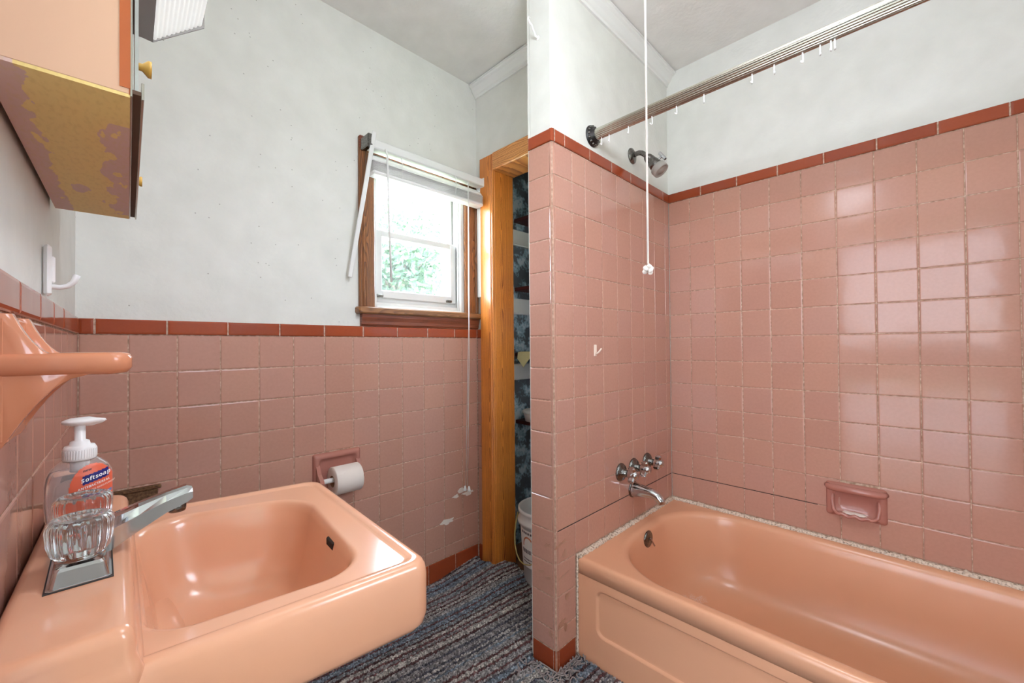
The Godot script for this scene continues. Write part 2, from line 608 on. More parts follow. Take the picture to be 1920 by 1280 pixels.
	for sp in [[1.100, 0.430, 0.060, 0.016], [1.120, 0.390, 0.026, 0.022], [1.108, 0.318, 0.050, 0.008], [1.130, 0.240, 0.030, 0.020], [1.098, 0.165, 0.040, 0.022], [1.118, 0.140, 0.016, 0.030]]:
		put("tape_residue", blob(sp[2] * 0.5, sp[3] * 0.5, int(sp[0] * 1700)), tape, wall, Transform3D(Basis(Vector3.BACK, 0.15), Vector3(sp[0], sp[1], ZD + 0.0006)))
	for sp in [[-0.913, 0.424, 0.026, 0.012], [-0.938, 0.326, 0.030, 0.010], [-0.905, 0.314, 0.026, 0.010], [-0.900, 0.130, 0.016, 0.024]]:
		put("tape_residue", blob(sp[2] * 0.5, sp[3] * 0.5, int(absf(sp[0]) * 2100)), tape, wall, Transform3D(Basis(Vector3.FORWARD, Vector3.UP, Vector3.LEFT) * Basis(Vector3.BACK, -0.25), Vector3(XP - 0.0006, sp[1], sp[0])))

	# long tub wall
	b = Soup.new()
	b.span(Vector3(XE + 0.006, 0, -1.80), Vector3(XE + 0.16, CEIL, 0.85))
	wall = structure("wall_right", b.mesh(), M.plaster, "white plaster wall above pink tiles along the bathtub", "wall")
	o = Vector3(XE, 0, 0)
	us = [0.876] + lines(0.876 - 0.0993, 0.876 - 0.0993 - TP * 12, -TP) + [-0.645]
	lay_tiles(wall, o, Vector3.FORWARD, Vector3.LEFT, us, lines(YT, YT - TP * 13, -TP), "tile", M.tile, [Rect2(0.10, 0.454, 0.172, 0.123)])
	cu = [0.876] + lines(0.723, 0.723 - 0.1530 * 8, -0.1530) + [-0.645]
	lay_tiles(wall, o + Vector3(-0.004, 0, 0), Vector3.FORWARD, Vector3.LEFT, cu, [YT, YT + CAP], "cap_tile", M.cap, [], 0.0026, 0.0035)
	g = Soup.new()
	g.span(Vector3(XE + 0.0016, 0.30, ZD), Vector3(XE + 0.0075, YT + CAP - 0.002, 0.66))
	g.span(Vector3(XE - 0.0022, YT + 0.002, ZD), Vector3(XE + 0.004, YT + CAP - 0.003, 0.66))
	put("grout", g.mesh(), M.grout, wall)
	g = Soup.new()
	g.span(Vector3(XE + 0.0009, YT - TP * 12 - 0.0012, ZD), Vector3(XE + 0.004, YT - TP * 12 + 0.0012, -0.30))
	put("open_joint", g.mesh(), M.dark_joint, wall)
	put("caulk_bead", ragged(Vector3(XE - 0.006, TUB + 0.001, ZD), Vector3(XE - 0.006, TUB + 0.001, 0.64), 0.0105, 6), M.caulk, wall)

	# wall with the closet doorway, opening z -1.474 .. -1.02
	b = Soup.new()
	b.span(Vector3(XC, 0, -1.70), Vector3(XC + 0.11, CEIL, -1.486))
	b.span(Vector3(XC, 1.968, -1.486), Vector3(XC + 0.11, CEIL, -0.98))
	wall = structure("wall_closet", b.mesh(), M.plaster, "white plaster wall above the pine closet doorway", "wall")
	o = Vector3(XC - 0.007, 0, 0)
	lay_tiles(wall, o, Vector3.FORWARD, Vector3.LEFT, [1.572, 1.609], vs, "tile", M.tile)
	lay_tiles(wall, o + Vector3(-0.003, 0, 0), Vector3.FORWARD, Vector3.LEFT, [1.572, 1.609], [YW, YW + CAP], "cap_tile", M.cap, [], 0.0026, 0.0035)
	lay_tiles(wall, o, Vector3.FORWARD, Vector3.LEFT, [1.572, 1.609], [0.101, 0.0], "base_tile", M.cap, [], 0.003, 0.004)
	# behind the camera
	b = Soup.new()
	b.span(Vector3(-0.25, 0, 0.655), Vector3(0.40, CEIL, 0.80))
	b.span(Vector3(1.05, 0, 0.655), Vector3(2.15, CEIL, 0.80))
	b.span(Vector3(0.40, 0, 0.655), Vector3(1.05, 1.34, 0.80))
	b.span(Vector3(0.40, 2.06, 0.655), Vector3(1.05, CEIL, 0.80))
	structure("wall_near", b.mesh(), M.plaster, "white plaster wall at the foot of the tub", "wall")

	b = Soup.new()
	b.span(Vector3(0.40, 1.34, 0.72), Vector3(1.05, 2.06, 0.724))
	structure("window_3", b.mesh(), M.tint_light, "tinted window in the wall at the foot of the tub", "window")

	# hall beyond the doorway, with a tall glazed opening opposite
	b = Soup.new()
	b.span(Vector3(-1.95, 0, -1.15), Vector3(-1.80, CEIL, -0.85))
	b.span(Vector3(-1.95, 0, 0.85), Vector3(-1.80, CEIL, 1.15))
	b.span(Vector3(-1.95, 2.15, -0.85), Vector3(-1.80, CEIL, 0.85))
	b.span(Vector3(-1.95, 0.0, -0.85), Vector3(-1.80, 0.03, 0.85))
	structure("wall_hall", b.mesh(), M.plaster, "white hall wall with a tall glazed opening", "wall")
	b = Soup.new()
	b.span(Vector3(-1.95, 0, -1.30), Vector3(-0.20, CEIL, -1.15))
	structure("wall_hall_001", b.mesh(), M.plaster, "white side wall of the hall towards the garden", "wall")
	b = Soup.new()
	b.span(Vector3(-1.95, 0, 1.15), Vector3(-0.10, CEIL, 1.30))
	structure("wall_hall_002", b.mesh(), M.plaster, "white side wall of the hall away from the garden", "wall")
	b = Soup.new()
	b.span(Vector3(-1.885, 0.03, -0.85), Vector3(-1.879, 2.15, 0.85))
	structure("window_2", b.mesh(), M.tint, "tinted glass of the tall hall opening", "window")
	b = Soup.new()
	b.span(Vector3(-1.80, 0.0, -1.15), Vector3(-0.22, 0.012, 1.15))
	structure("floor_hall", b.mesh(), mat(c8(206, 200, 190), 0.5), "pale tiled hall floor", "floor")
	b = Soup.new()
	b.span(Vector3(-9.0, -0.12, -5.0), Vector3(-1.96, -0.02, 5.0))
	structure("patio", b.mesh(), mat(c8(216, 214, 208), 0.8), "pale concrete patio outside the hall", "patio")
	# door lining
	b = Soup.new()
	b.span(Vector3(-0.235, 0, -0.462), Vector3(xa(-0.46) + 0.012, 2.05, -0.445), 0.003)
	b.span(Vector3(-0.235, 0, 0.355), Vector3(xa(0.36) + 0.012, 2.05, 0.372), 0.003)
	b.span(Vector3(-0.235, 2.035, -0.462), Vector3(xa(0.0) + 0.012, 2.052, 0.372), 0.003)
	structure("trim_1", b.mesh(), M.trim_white, "white painted lining of the bathroom doorway", "door frame")

	# crown mouldings
	var prof := PackedVector2Array([Vector2(0, 0), Vector2(0.0, -0.058), Vector2(0.008, -0.058), Vector2(0.010, -0.048), Vector2(0.016, -0.044), Vector2(0.024, -0.034), Vector2(0.033, -0.018), Vector2(0.040, -0.013), Vector2(0.042, -0.006), Vector2(0.047, -0.005), Vector2(0.047, 0.0)])
	b = Soup.new()
	b.prism(prof, 0, -0.63, Transform3D(Basis(Vector3.LEFT, Vector3.UP, Vector3.BACK), Vector3(XC, CEIL - 0.004, -0.984)))
	structure("trim_2", b.mesh(), M.trim_white, "white crown moulding above the closet doorway", "moulding")
	b = Soup.new()
	b.prism(prof, 0.0, XE - XP + 0.006, Transform3D(Basis(Vector3.BACK, Vector3.UP, Vector3.RIGHT), Vector3(XP, CEIL - 0.004, ZD - 0.006)))
	structure("trim_3", b.mesh(), M.trim_white, "white crown moulding above the shower", "moulding")

func left_slab(b: Soup, z0: float, z1: float, y0: float, y1: float, back: float) -> void:
	var p := [Vector3(xa(z0) - back, y0, z0), Vector3(xa(z1) - back, y0, z1), Vector3(-0.22, y0, z1), Vector3(-0.22, y0, z0)]
	var q := []
	for a in p:
		q.append(Vector3(a.x, y1, a.z))
	b.s = -1
	for k in 4:
		var j := (k + 1) % 4
		b.quad(p[k], p[j], q[j], q[k])
	b.quad(p[0], p[3], p[2], p[1])
	b.quad(q[0], q[1], q[2], q[3])

# quarter-round outer corner piece between the partition's end and face
func corner_piece(h: float) -> ArrayMesh:
	var b := Soup.new()
	var poly := PackedVector2Array([Vector2(0.0125, -0.008), Vector2(0.008, -0.0125)])
	poly = PackedVector2Array()
	for k in 7:
		var t := PI + (PI * 0.5) * k / 6.0
		poly.append(Vector2(0.012 + 0.012 * cos(t), -0.012 - 0.012 * sin(t)))
	poly.append(Vector2(0.0125, -0.008)); poly.append(Vector2(0.008, -0.0125))
	# polygon in x-z: extrude along y
	b.prism(poly, -h * 0.5, h * 0.5, Transform3D(Basis(Vector3.RIGHT, Vector3.BACK, Vector3.UP), Vector3.ZERO), true)
	return b.mesh()

# a thin ragged patch lying in the x-y plane
func blob(rx: float, ry: float, sd: int) -> ArrayMesh:
	var n := noise_field(0.35, 2, sd)
	var poly := PackedVector2Array()
	for k in 18:
		var a := TAU * k / 18.0
		var r := 1.0 + 0.7 * n.get_noise_2d(cos(a) * 3.0, sin(a) * 3.0)
		poly.append(Vector2(cos(a) * rx * r, sin(a) * ry * r))
	var b := Soup.new()
	b.prism(poly, -0.0008, 0.0006)
	return b.mesh()

func ragged(a: Vector3, c: Vector3, r: float, sd: int) -> ArrayMesh:
	var n := noise_field(0.9, 3, sd)
	var pts := []
	var rad := []
	var steps := int(a.distance_to(c) / 0.008)
	for i in steps + 1:
		pts.append(a.lerp(c, float(i) / steps) + Vector3(n.get_noise_2d(i, 7), n.get_noise_2d(i, 31), n.get_noise_2d(i, 63)) * r * 0.35)
		rad.append(r * (1.0 + 0.55 * n.get_noise_2d(i * 0.8, 0)))
	var b := Soup.new()
	b.tube(pts, rad, 8)
	return b.mesh()

# ---------------------------------------------------------------- window and closet
func build_window() -> void:
	var z := ZB - 0.006
	# wooden casing
	var win := Node3D.new()
	win.name = "window_1"
	add_child(win)
	win.set_meta("kind", "structure")
	tag(win, "small double-hung window in stained wooden casing", "window")
	var b := Soup.new()
	b.span(Vector3(0.735, 1.262, z), Vector3(0.800, 1.957, z + 0.018), 0.004)
	b.span(Vector3(0.744, 1.262, z + 0.012), Vector3(0.762, 1.957, z + 0.024), 0.006)
	put("casing", b.mesh(), M.stain, win)
	b = Soup.new()
	b.span(Vector3(1.275, 1.262, z), Vector3(1.362, 1.957, z + 0.018), 0.004)
	b.span(Vector3(1.338, 1.262, z + 0.012), Vector3(1.356, 1.957, z + 0.024), 0.006)
	put("casing", b.mesh(), M.stain, win)
	b = Soup.new()
	b.span(Vector3(0.735, 1.905, z), Vector3(1.362, 1.960, z + 0.020), 0.004)
	put("casing", b.mesh(), M.stain_across, win)
	b = Soup.new()
	b.span(Vector3(0.722, 1.236, z - 0.04), Vector3(1.362, 1.264, z + 0.040), 0.005)
	put("stool", b.mesh(), M.stool, win)
	b = Soup.new()
	var prof := PackedVector2Array([Vector2(0, 0), Vector2(0.024, 0), Vector2(0.022, -0.014), Vector2(0.016, -0.03), Vector2(0.015, -0.042), Vector2(0.009, -0.05), Vector2(0, -0.05)])
	b.prism(prof, 0.742, 1.360, Transform3D(Basis(Vector3.BACK, Vector3.UP, Vector3.RIGHT), Vector3(0, 1.236, z)))
	put("apron", b.mesh(), M.stain_across, win)
	# white frame in the opening
	b = Soup.new()
	b.span(Vector3(0.797, 1.25, z - 0.13), Vector3(0.815, 1.91, z + 0.002), 0.001)
	b.span(Vector3(1.258, 1.25, z - 0.13), Vector3(1.277, 1.91, z + 0.002), 0.001)
	b.span(Vector3(0.80, 1.885, z - 0.13), Vector3(1.275, 1.912, z + 0.002), 0.001)
	for k in 3:      # tracks
		b.span(Vector3(1.250, 1.27, z - 0.020 - 0.028 * k), Vector3(1.262, 1.89, z - 0.014 - 0.028 * k))
		b.span(Vector3(0.812, 1.27, z - 0.020 - 0.028 * k), Vector3(0.822, 1.89, z - 0.014 - 0.028 * k))
	put("window_frame", b.mesh(), M.white_metal, win)
	b = Soup.new()
	var slope := PackedVector2Array([Vector2(0.0, 1.256), Vector2(0.012, 1.262), Vector2(-0.02, 1.280), Vector2(-0.021, 1.290), Vector2(-0.045, 1.300), Vector2(-0.046, 1.312), Vector2(-0.13, 1.312), Vector2(-0.13, 1.245), Vector2(0.0, 1.245)])
	b.prism(slope, 0.80, 1.275, Transform3D(Basis(Vector3.BACK, Vector3.UP, Vector3.RIGHT), Vector3(0, 0, z)))
	put("sub_sill", b.mesh(), M.white_metal, win)
	sash(win, 0.822, 1.252, 1.312, 1.605, z - 0.042, 0.034)
	sash(win, 0.822, 1.252, 1.578, 1.885, z - 0.072, 0.030)
	# sash latches
	for x in [0.842, 1.205]:
		b = Soup.new()
		b.box(Vector3(x, 1.320, z - 0.026), Vector3(0.030, 0.012, 0.016), 0.003)
		put("latch", b.mesh(), M.old_chrome, win)

	# mini blind drawn up
	var bl := thing("mini_blind", "white mini blind drawn up at the top of the window", "blind", Vector3(0.757, 1.80, -1.56))
	var o := -bl.position
	b = Soup.new()
	b.span(Vector3(0.757, 1.894, -1.585) + o, Vector3(1.345, 1.930, -1.535) + o, 0.004)
	put("headrail", b.mesh(), M.white_metal, bl)
	var sl := Soup.new()
	var arc := PackedVector2Array()
	for k in 7:
		var t := (k / 6.0 - 0.5)
		arc.append(Vector2(t * 0.050, -t * t * 0.012))
	for k in 7:
		var t := (0.5 - k / 6.0)
		arc.append(Vector2(t * 0.050, -t * t * 0.012 - 0.0012))
	sl.prism(arc, 0.760, 1.335, Transform3D(Basis(Vector3.BACK, Vector3.UP, Vector3.RIGHT), Vector3.ZERO), true)
	var slat := sl.mesh()
	var y := 1.884
	for k in 12:
		var turn := 0.75 if k < 2 else 0.06
		y -= 0.017 if k < 2 else 0.0043
		put("slat", slat, M.white_plastic, bl, Transform3D(Basis(Vector3.RIGHT, turn), Vector3(0, y, -1.556) + o))
	b = Soup.new()
	b.span(Vector3(0.760, 1.790, -1.585) + o, Vector3(1.338, 1.806, -1.530) + o, 0.006)
	put("bottom_rail", b.mesh(), M.white_plastic, bl)
	b = Soup.new()
	b.box(Vector3(0.750, 1.920, -1.568) + o, Vector3(0.022, 0.050, 0.075), 0.004)
	put("bracket", b.mesh(), M.old_chrome, bl)
	b = Soup.new()
	b.box(Vector3(1.350, 1.915, -1.568) + o, Vector3(0.014, 0.050, 0.070), 0.004)
	put("bracket", b.mesh(), M.white_metal, bl)
	b = Soup.new()
	b.tube([Vector3(0.813, 1.900, -1.528) + o, Vector3(0.816, 1.870, -1.522) + o], 0.003, 8)
	b.tube([Vector3(0.816, 1.868, -1.522) + o, Vector3(0.838, 1.365, -1.535) + o], 0.0042, 6)
	put("tilt_wand", b.mesh(), M.white_plastic, bl)
	for k in 2:
		b = Soup.new()
		b.tube([Vector3(1.238 + k * 0.004, 1.885, -1.530) + o, Vector3(1.240 + k * 0.005, 1.2, -1.535) + o, Vector3(1.236 + k * 0.012, 0.43, -1.560) + o], 0.0013, 6)
		var cord := put("lift_cord", b.mesh(), M.white_plastic, bl)
		b = Soup.new()
		b.lathe([Vector2(0.0, 0.022), Vector2(0.004, 0.020), Vector2(0.009, 0.0), Vector2(0.006, -0.004), Vector2(0.0, -0.004)], 12, Transform3D(Basis.IDENTITY, Vector3(1.236 + k * 0.024, 0.41 - k * 0.008, -1.566) + o))
		put("tassel", b.mesh(), M.white_plastic, cord)
	for x in [0.885, 1.165]:
		b = Soup.new()
		b.tube([Vector3(x, 1.892, -1.531) + o, Vector3(x + 0.003, 1.85, -1.529) + o, Vector3(x - 0.002, 1.80, -1.529) + o], 0.0016, 6)
		put("ladder_string", b.mesh(), M.white_plastic, bl)
	# loose valance strips
	var vl := Soup.new()
	var a := Vector3(0.765, 1.955, -1.528); var c := Vector3(0.690, 1.375, -1.590)
	var d := (a - c).normalized()
	var side := Vector3(0, 0, 1).cross(d).normalized()
	vl.box((a + c) * 0.5, Vector3(0.017, a.distance_to(c), 0.006), 0.002, Basis(-side, d, -side.cross(d)))
	var vn := put("valance_strip", vl.mesh(), M.white_metal)
	tag(vn, "loose white valance strip leaning crooked across the window casing", "strip")
	vl = Soup.new()
	vl.box(Vector3(1.346, 1.645, -1.572), Vector3(0.006, 0.60, 0.030), 0.002, Basis(Vector3.UP, 0.3))
	vn = put("valance_strip_001", vl.mesh(), M.white_metal)
	tag(vn, "white valance strip hanging upright between window and closet doorway", "strip")

func sash(win: Node3D, x0: float, x1: float, y0: float, y1: float, z: float, w: float) -> void:
	var b := Soup.new()
	b.span(Vector3(x0, y0, z - 0.010), Vector3(x0 + w, y1, z + 0.012), 0.003)
	b.span(Vector3(x1 - w, y0, z - 0.010), Vector3(x1, y1, z + 0.012), 0.003)
	b.span(Vector3(x0 + w, y0, z - 0.010), Vector3(x1 - w, y0 + w, z + 0.012), 0.003)
	b.span(Vector3(x0 + w, y1 - w * 0.8, z - 0.010), Vector3(x1 - w, y1, z + 0.012), 0.003)
	var f := put("sash", b.mesh(), M.white_metal, win)
	b = Soup.new()
	b.span(Vector3(x0 + w, y0 + w, z - 0.002), Vector3(x1 - w, y1 - w * 0.8, z + 0.001))
	put("pane", b.mesh(), M.pane, f)

func build_closet() -> void:
	# pine door frame
	var door := Node3D.new()
	door.name = "door_1"
	add_child(door)
	door.set_meta("kind", "structure")
	tag(door, "open closet doorway framed in varnished knotty pine", "doorway")
	var b := Soup.new()
	b.span(Vector3(XC - 0.018, 0, -1.572), Vector3(XC, 2.040, -1.476), 0.004)
	b.span(Vector3(XC - 0.023, 0, -1.500), Vector3(XC - 0.012, 1.960, -1.484), 0.004)
	put("casing", b.mesh(), M.pine, door)
	b = Soup.new()
	b.span(Vector3(XC - 0.020, 1.956, -1.474), Vector3(XC, 2.042, -0.985), 0.004)
	put("head_casing", b.mesh(), M.pine_across, door)
	b = Soup.new()
	b.span(Vector3(XC - 0.006, 0, -1.486), Vector3(1.488, 1.968, -1.474), 0.003)
	put("jamb", b.mesh(), M.pine, door)
	b = Soup.new()
	b.span(Vector3(XC - 0.006, 1.956, -1.474), Vector3(1.488, 1.972, -0.985), 0.003)
	put("head_jamb", b.mesh(), M.pine_across, door)
	# closet shell
	b = Soup.new()
	b.span(Vector3(1.47, 0, -1.70), Vector3(XE + 0.006, CEIL, -1.612))
	structure("wall_closet_side", b.mesh(), M.mildew, "mildewed blue-grey closet side wall", "wall")
	b = Soup.new()
	b.span(Vector3(XE - 0.012, 0, -1.612), Vector3(XE + 0.02, CEIL, ZPB))
	structure("wall_closet_back", b.mesh(), M.mildew, "mildewed blue-grey back wall of the closet", "wall")
	b = Soup.new()
	b.span(Vector3(XP + 0.006, 0, ZPB - 0.006), Vector3(XE - 0.012, CEIL, ZPB + 0.004))
	structure("wall_closet_near", b.mesh(), M.plaster, "white painted back of the shower partition", "wall")
	# shelves on cleats
	var k := 0
	var names := ["top closet shelf of reddish wood on a white cleat", "second closet shelf from the top, with books on it", "third closet shelf from the top, with a paper hanging over it", "lowest closet shelf, carrying a white container"]
	for y in [1.808, 1.425, 1.062, 0.690]:
		var sh := thing("closet_shelf", names[k], "shelf", Vector3(1.63, y, -1.30), "wooden shelves in the closet")
		b = Soup.new()
		b.span(Vector3(0, -0.020, -0.311), Vector3(0.32, 0, 0.30), 0.002)
		put("board", b.mesh(), M.shelf, sh)
		if k < 3:
			b = Soup.new()
			b.span(Vector3(-0.13, -0.145, -0.312), Vector3(0.32, -0.062, -0.296), 0.003)
			b.span(Vector3(-0.13, -0.150, -0.312), Vector3(0.32, -0.140, -0.290), 0.003)
			put("cleat", b.mesh(), M.trim_white, sh)
		k += 1
	# what stands on them
	for i in 3:
		b = Soup.new()
		var bx := 1.655 + i * 0.030
		b.span(Vector3(bx, 1.425, -1.50), Vector3(bx + 0.024, 1.425 + 0.20 - i * 0.02, -1.40), 0.002)
		var bk := put("book" if i == 0 else "book_%03d" % i, b.mesh(), mat([c8(214, 208, 200), c8(120, 60, 60), c8(190, 170, 130)][i], 0.7))
		tag(bk, ["white-spined book at the edge of the second closet shelf", "dark red book standing behind the white-spined book", "tan book standing last in the row on the closet shelf"][i], "book")
		if i == 0:
			for q in 7:
				b = Soup.new()
				b.span(Vector3(bx - 0.0006, 1.45 + q * 0.022, -1.492), Vector3(bx, 1.462 + q * 0.022, -1.455 + (q % 3) * 0.01))
				put("lettering", b.mesh(), M.black, bk)
	var t := thing("spray_bottle", "dark plastic bottle on the third closet shelf", "bottle", Vector3(1.70, 1.062, -1.475))
	b = Soup.new()
	b.lathe([Vector2(0, 0), Vector2(0.028, 0), Vector2(0.030, 0.004), Vector2(0.030, 0.11), Vector2(0.024, 0.13), Vector2(0.012, 0.145), Vector2(0.012, 0.15), Vector2(0, 0.15)], 20)
	put("body", b.mesh(), mat(c8(60, 66, 78), 0.3), t)
	b = Soup.new()
	b.lathe([Vector2(0, 0.15), Vector2(0.014, 0.15), Vector2(0.014, 0.175), Vector2(0, 0.177)], 20)
	put("cap", b.mesh(), M.white_plastic, t)
	b = Soup.new()
	b.span(Vector3(1.61, 1.063, -1.56), Vector3(1.72, 1.069, -1.42))
	b.s = -1
	var p0 := Vector3(1.612, 1.066, -1.57); var p1 := Vector3(1.610, 1.066, -1.45); var p2 := Vector3(1.606, 0.985, -1.525); var p3 := Vector3(1.606, 1.03, -1.57)
	b.quad(p0, p3, p2, p1); b.quad(p0 + Vector3(0.002, 0, 0), p1 + Vector3(0.002, 0, 0), p2 + Vector3(0.002, 0, 0), p3 + Vector3(0.002, 0, 0))
	var pp := put("paper_sheet", b.mesh(false), mat(c8(226, 208, 150), 0.9))
	tag(pp, "yellowed paper hanging over the third closet shelf", "paper")
	t = thing("food_container", "round white container on the lowest closet shelf", "container", Vector3(1.70, 0.690, -1.50))
	b = Soup.new()
	b.lathe([Vector2(0, 0), Vector2(0.075, 0), Vector2(0.085, 0.045), Vector2(0, 0.045)], 28)
	put("tub", b.mesh(), mat(c8(214, 190, 176), 0.5), t)
	b = Soup.new()
	b.lathe([Vector2(0.0, 0.045), Vector2(0.090, 0.045), Vector2(0.090, 0.055), Vector2(0.080, 0.060), Vector2(0, 0.058)], 28)
	put("lid", b.mesh(), M.paper, t)
	# bucket
	t = thing("plastic_bucket", "white plastic bucket with a printed label on the closet floor", "bucket", Vector3(1.478, 0.0, -1.255))
	b = Soup.new()
	b.lathe([Vector2(0, 0.002), Vector2(0.105, 0.002), Vector2(0.110, 0.006), Vector2(0.127, 0.285), Vector2(0.139, 0.287), Vector2(0.140, 0.300), Vector2(0.130, 0.305), Vector2(0.132, 0.335), Vector2(0.137, 0.338), Vector2(0.137, 0.350), Vector2(0.131, 0.352), Vector2(0.127, 0.345), Vector2(0.105, 0.02), Vector2(0, 0.015)], 48)
	put("pail", b.mesh(), mat(c8(214, 212, 208), 0.4), t)
	b = Soup.new()
	var r0 := PackedVector3Array(); var r1 := PackedVector3Array()
	for q in 25:
		var th := PI * 0.55 + q / 24.0 * PI * 0.95
		r0.append(Vector3(cos(th) * 0.1172, 0.10, sin(th) * 0.1172)); r1.append(Vector3(cos(th) * 0.1275, 0.270, sin(th) * 0.1275))
	b.loft([r0, r1], false, false, false)
	var lab := put("label", b.mesh(), mat(c8(236, 232, 226), 0.6), t)
	var on_pail := func(x: float, y: float) -> Vector3:
		var th := PI * 1.03 - x / 0.122
		var rr := 0.1180 + (y - 0.10) * 0.0606
		return Vector3(cos(th) * rr, y, sin(th) * rr)
	b = Soup.new()
	for row in [[0.252, 6, 0.010], [0.165, 7, 0.018], [0.135, 9, 0.006], [0.122, 8, 0.006]]:
		for q in int(row[1]):
			var x0: float = (q - row[1] * 0.5) * 0.085 / row[1]
			var w: float = 0.060 / row[1]
			b.s = -1
			b.quad(on_pail.call(x0, row[0]), on_pail.call(x0, row[0] + row[2]), on_pail.call(x0 + w, row[0] + row[2]), on_pail.call(x0 + w, row[0]))
	put("print", b.mesh(false), mat(c8(96, 88, 86), 0.7), lab).set_meta("kind", "stuff")
	b = Soup.new()
	for q in 16:
		var a0 := PI * q / 16.0; var a1 := PI * (q + 1) / 16.0
		b.s = -1
		b.quad(on_pail.call(cos(a0) * 0.030, 0.195 + sin(a0) * 0.040), on_pail.call(cos(a0) * 0.037, 0.195 + sin(a0) * 0.047), on_pail.call(cos(a1) * 0.037, 0.195 + sin(a1) * 0.047), on_pail.call(cos(a1) * 0.030, 0.195 + sin(a1) * 0.040))
	put("arch_mark", b.mesh(false), mat(c8(204, 120, 84), 0.7), lab)
	b = Soup.new()
	var arc := []
	for q in 13:
		var th := PI * 0.62 + q / 12.0 * PI * 0.76
		arc.append(Vector3(cos(th) * 0.150 - 0.012 * sin(q / 12.0 * PI), 0.300 - 0.16 * sin(q / 12.0 * PI), sin(th) * 0.150))
	b.tube(arc, 0.003, 8)
	put("handle", b.mesh(), mat(c8(170, 150, 90), 0.5), t)

# flat lettering bent by a function; the text is centred on x = 0
func bent_text(words: String, size: float, bend: Callable) -> ArrayMesh:
	var tm := TextMesh.new()
	var f := SystemFont.new()
	f.font_names = PackedStringArray(["Droid Sans"])
	f.font_weight = 700
	tm.font = f
	tm.text = words
	tm.font_size = 32
	tm.pixel_size = size / 32.0
	tm.depth = 0.0
	tm.curve_step = 2.0
	var arr := tm.get_mesh_arrays()
	var st := SurfaceTool.new()
	st.begin(Mesh.PRIMITIVE_TRIANGLES)
	var vv: PackedVector3Array = arr[Mesh.ARRAY_VERTEX]
	var ix = arr[Mesh.ARRAY_INDEX]
	if ix == null or ix.size() == 0:
		ix = range(vv.size())
	for i in ix:
		st.add_vertex(bend.call(vv[i]))
	st.generate_normals()
	return st.commit()

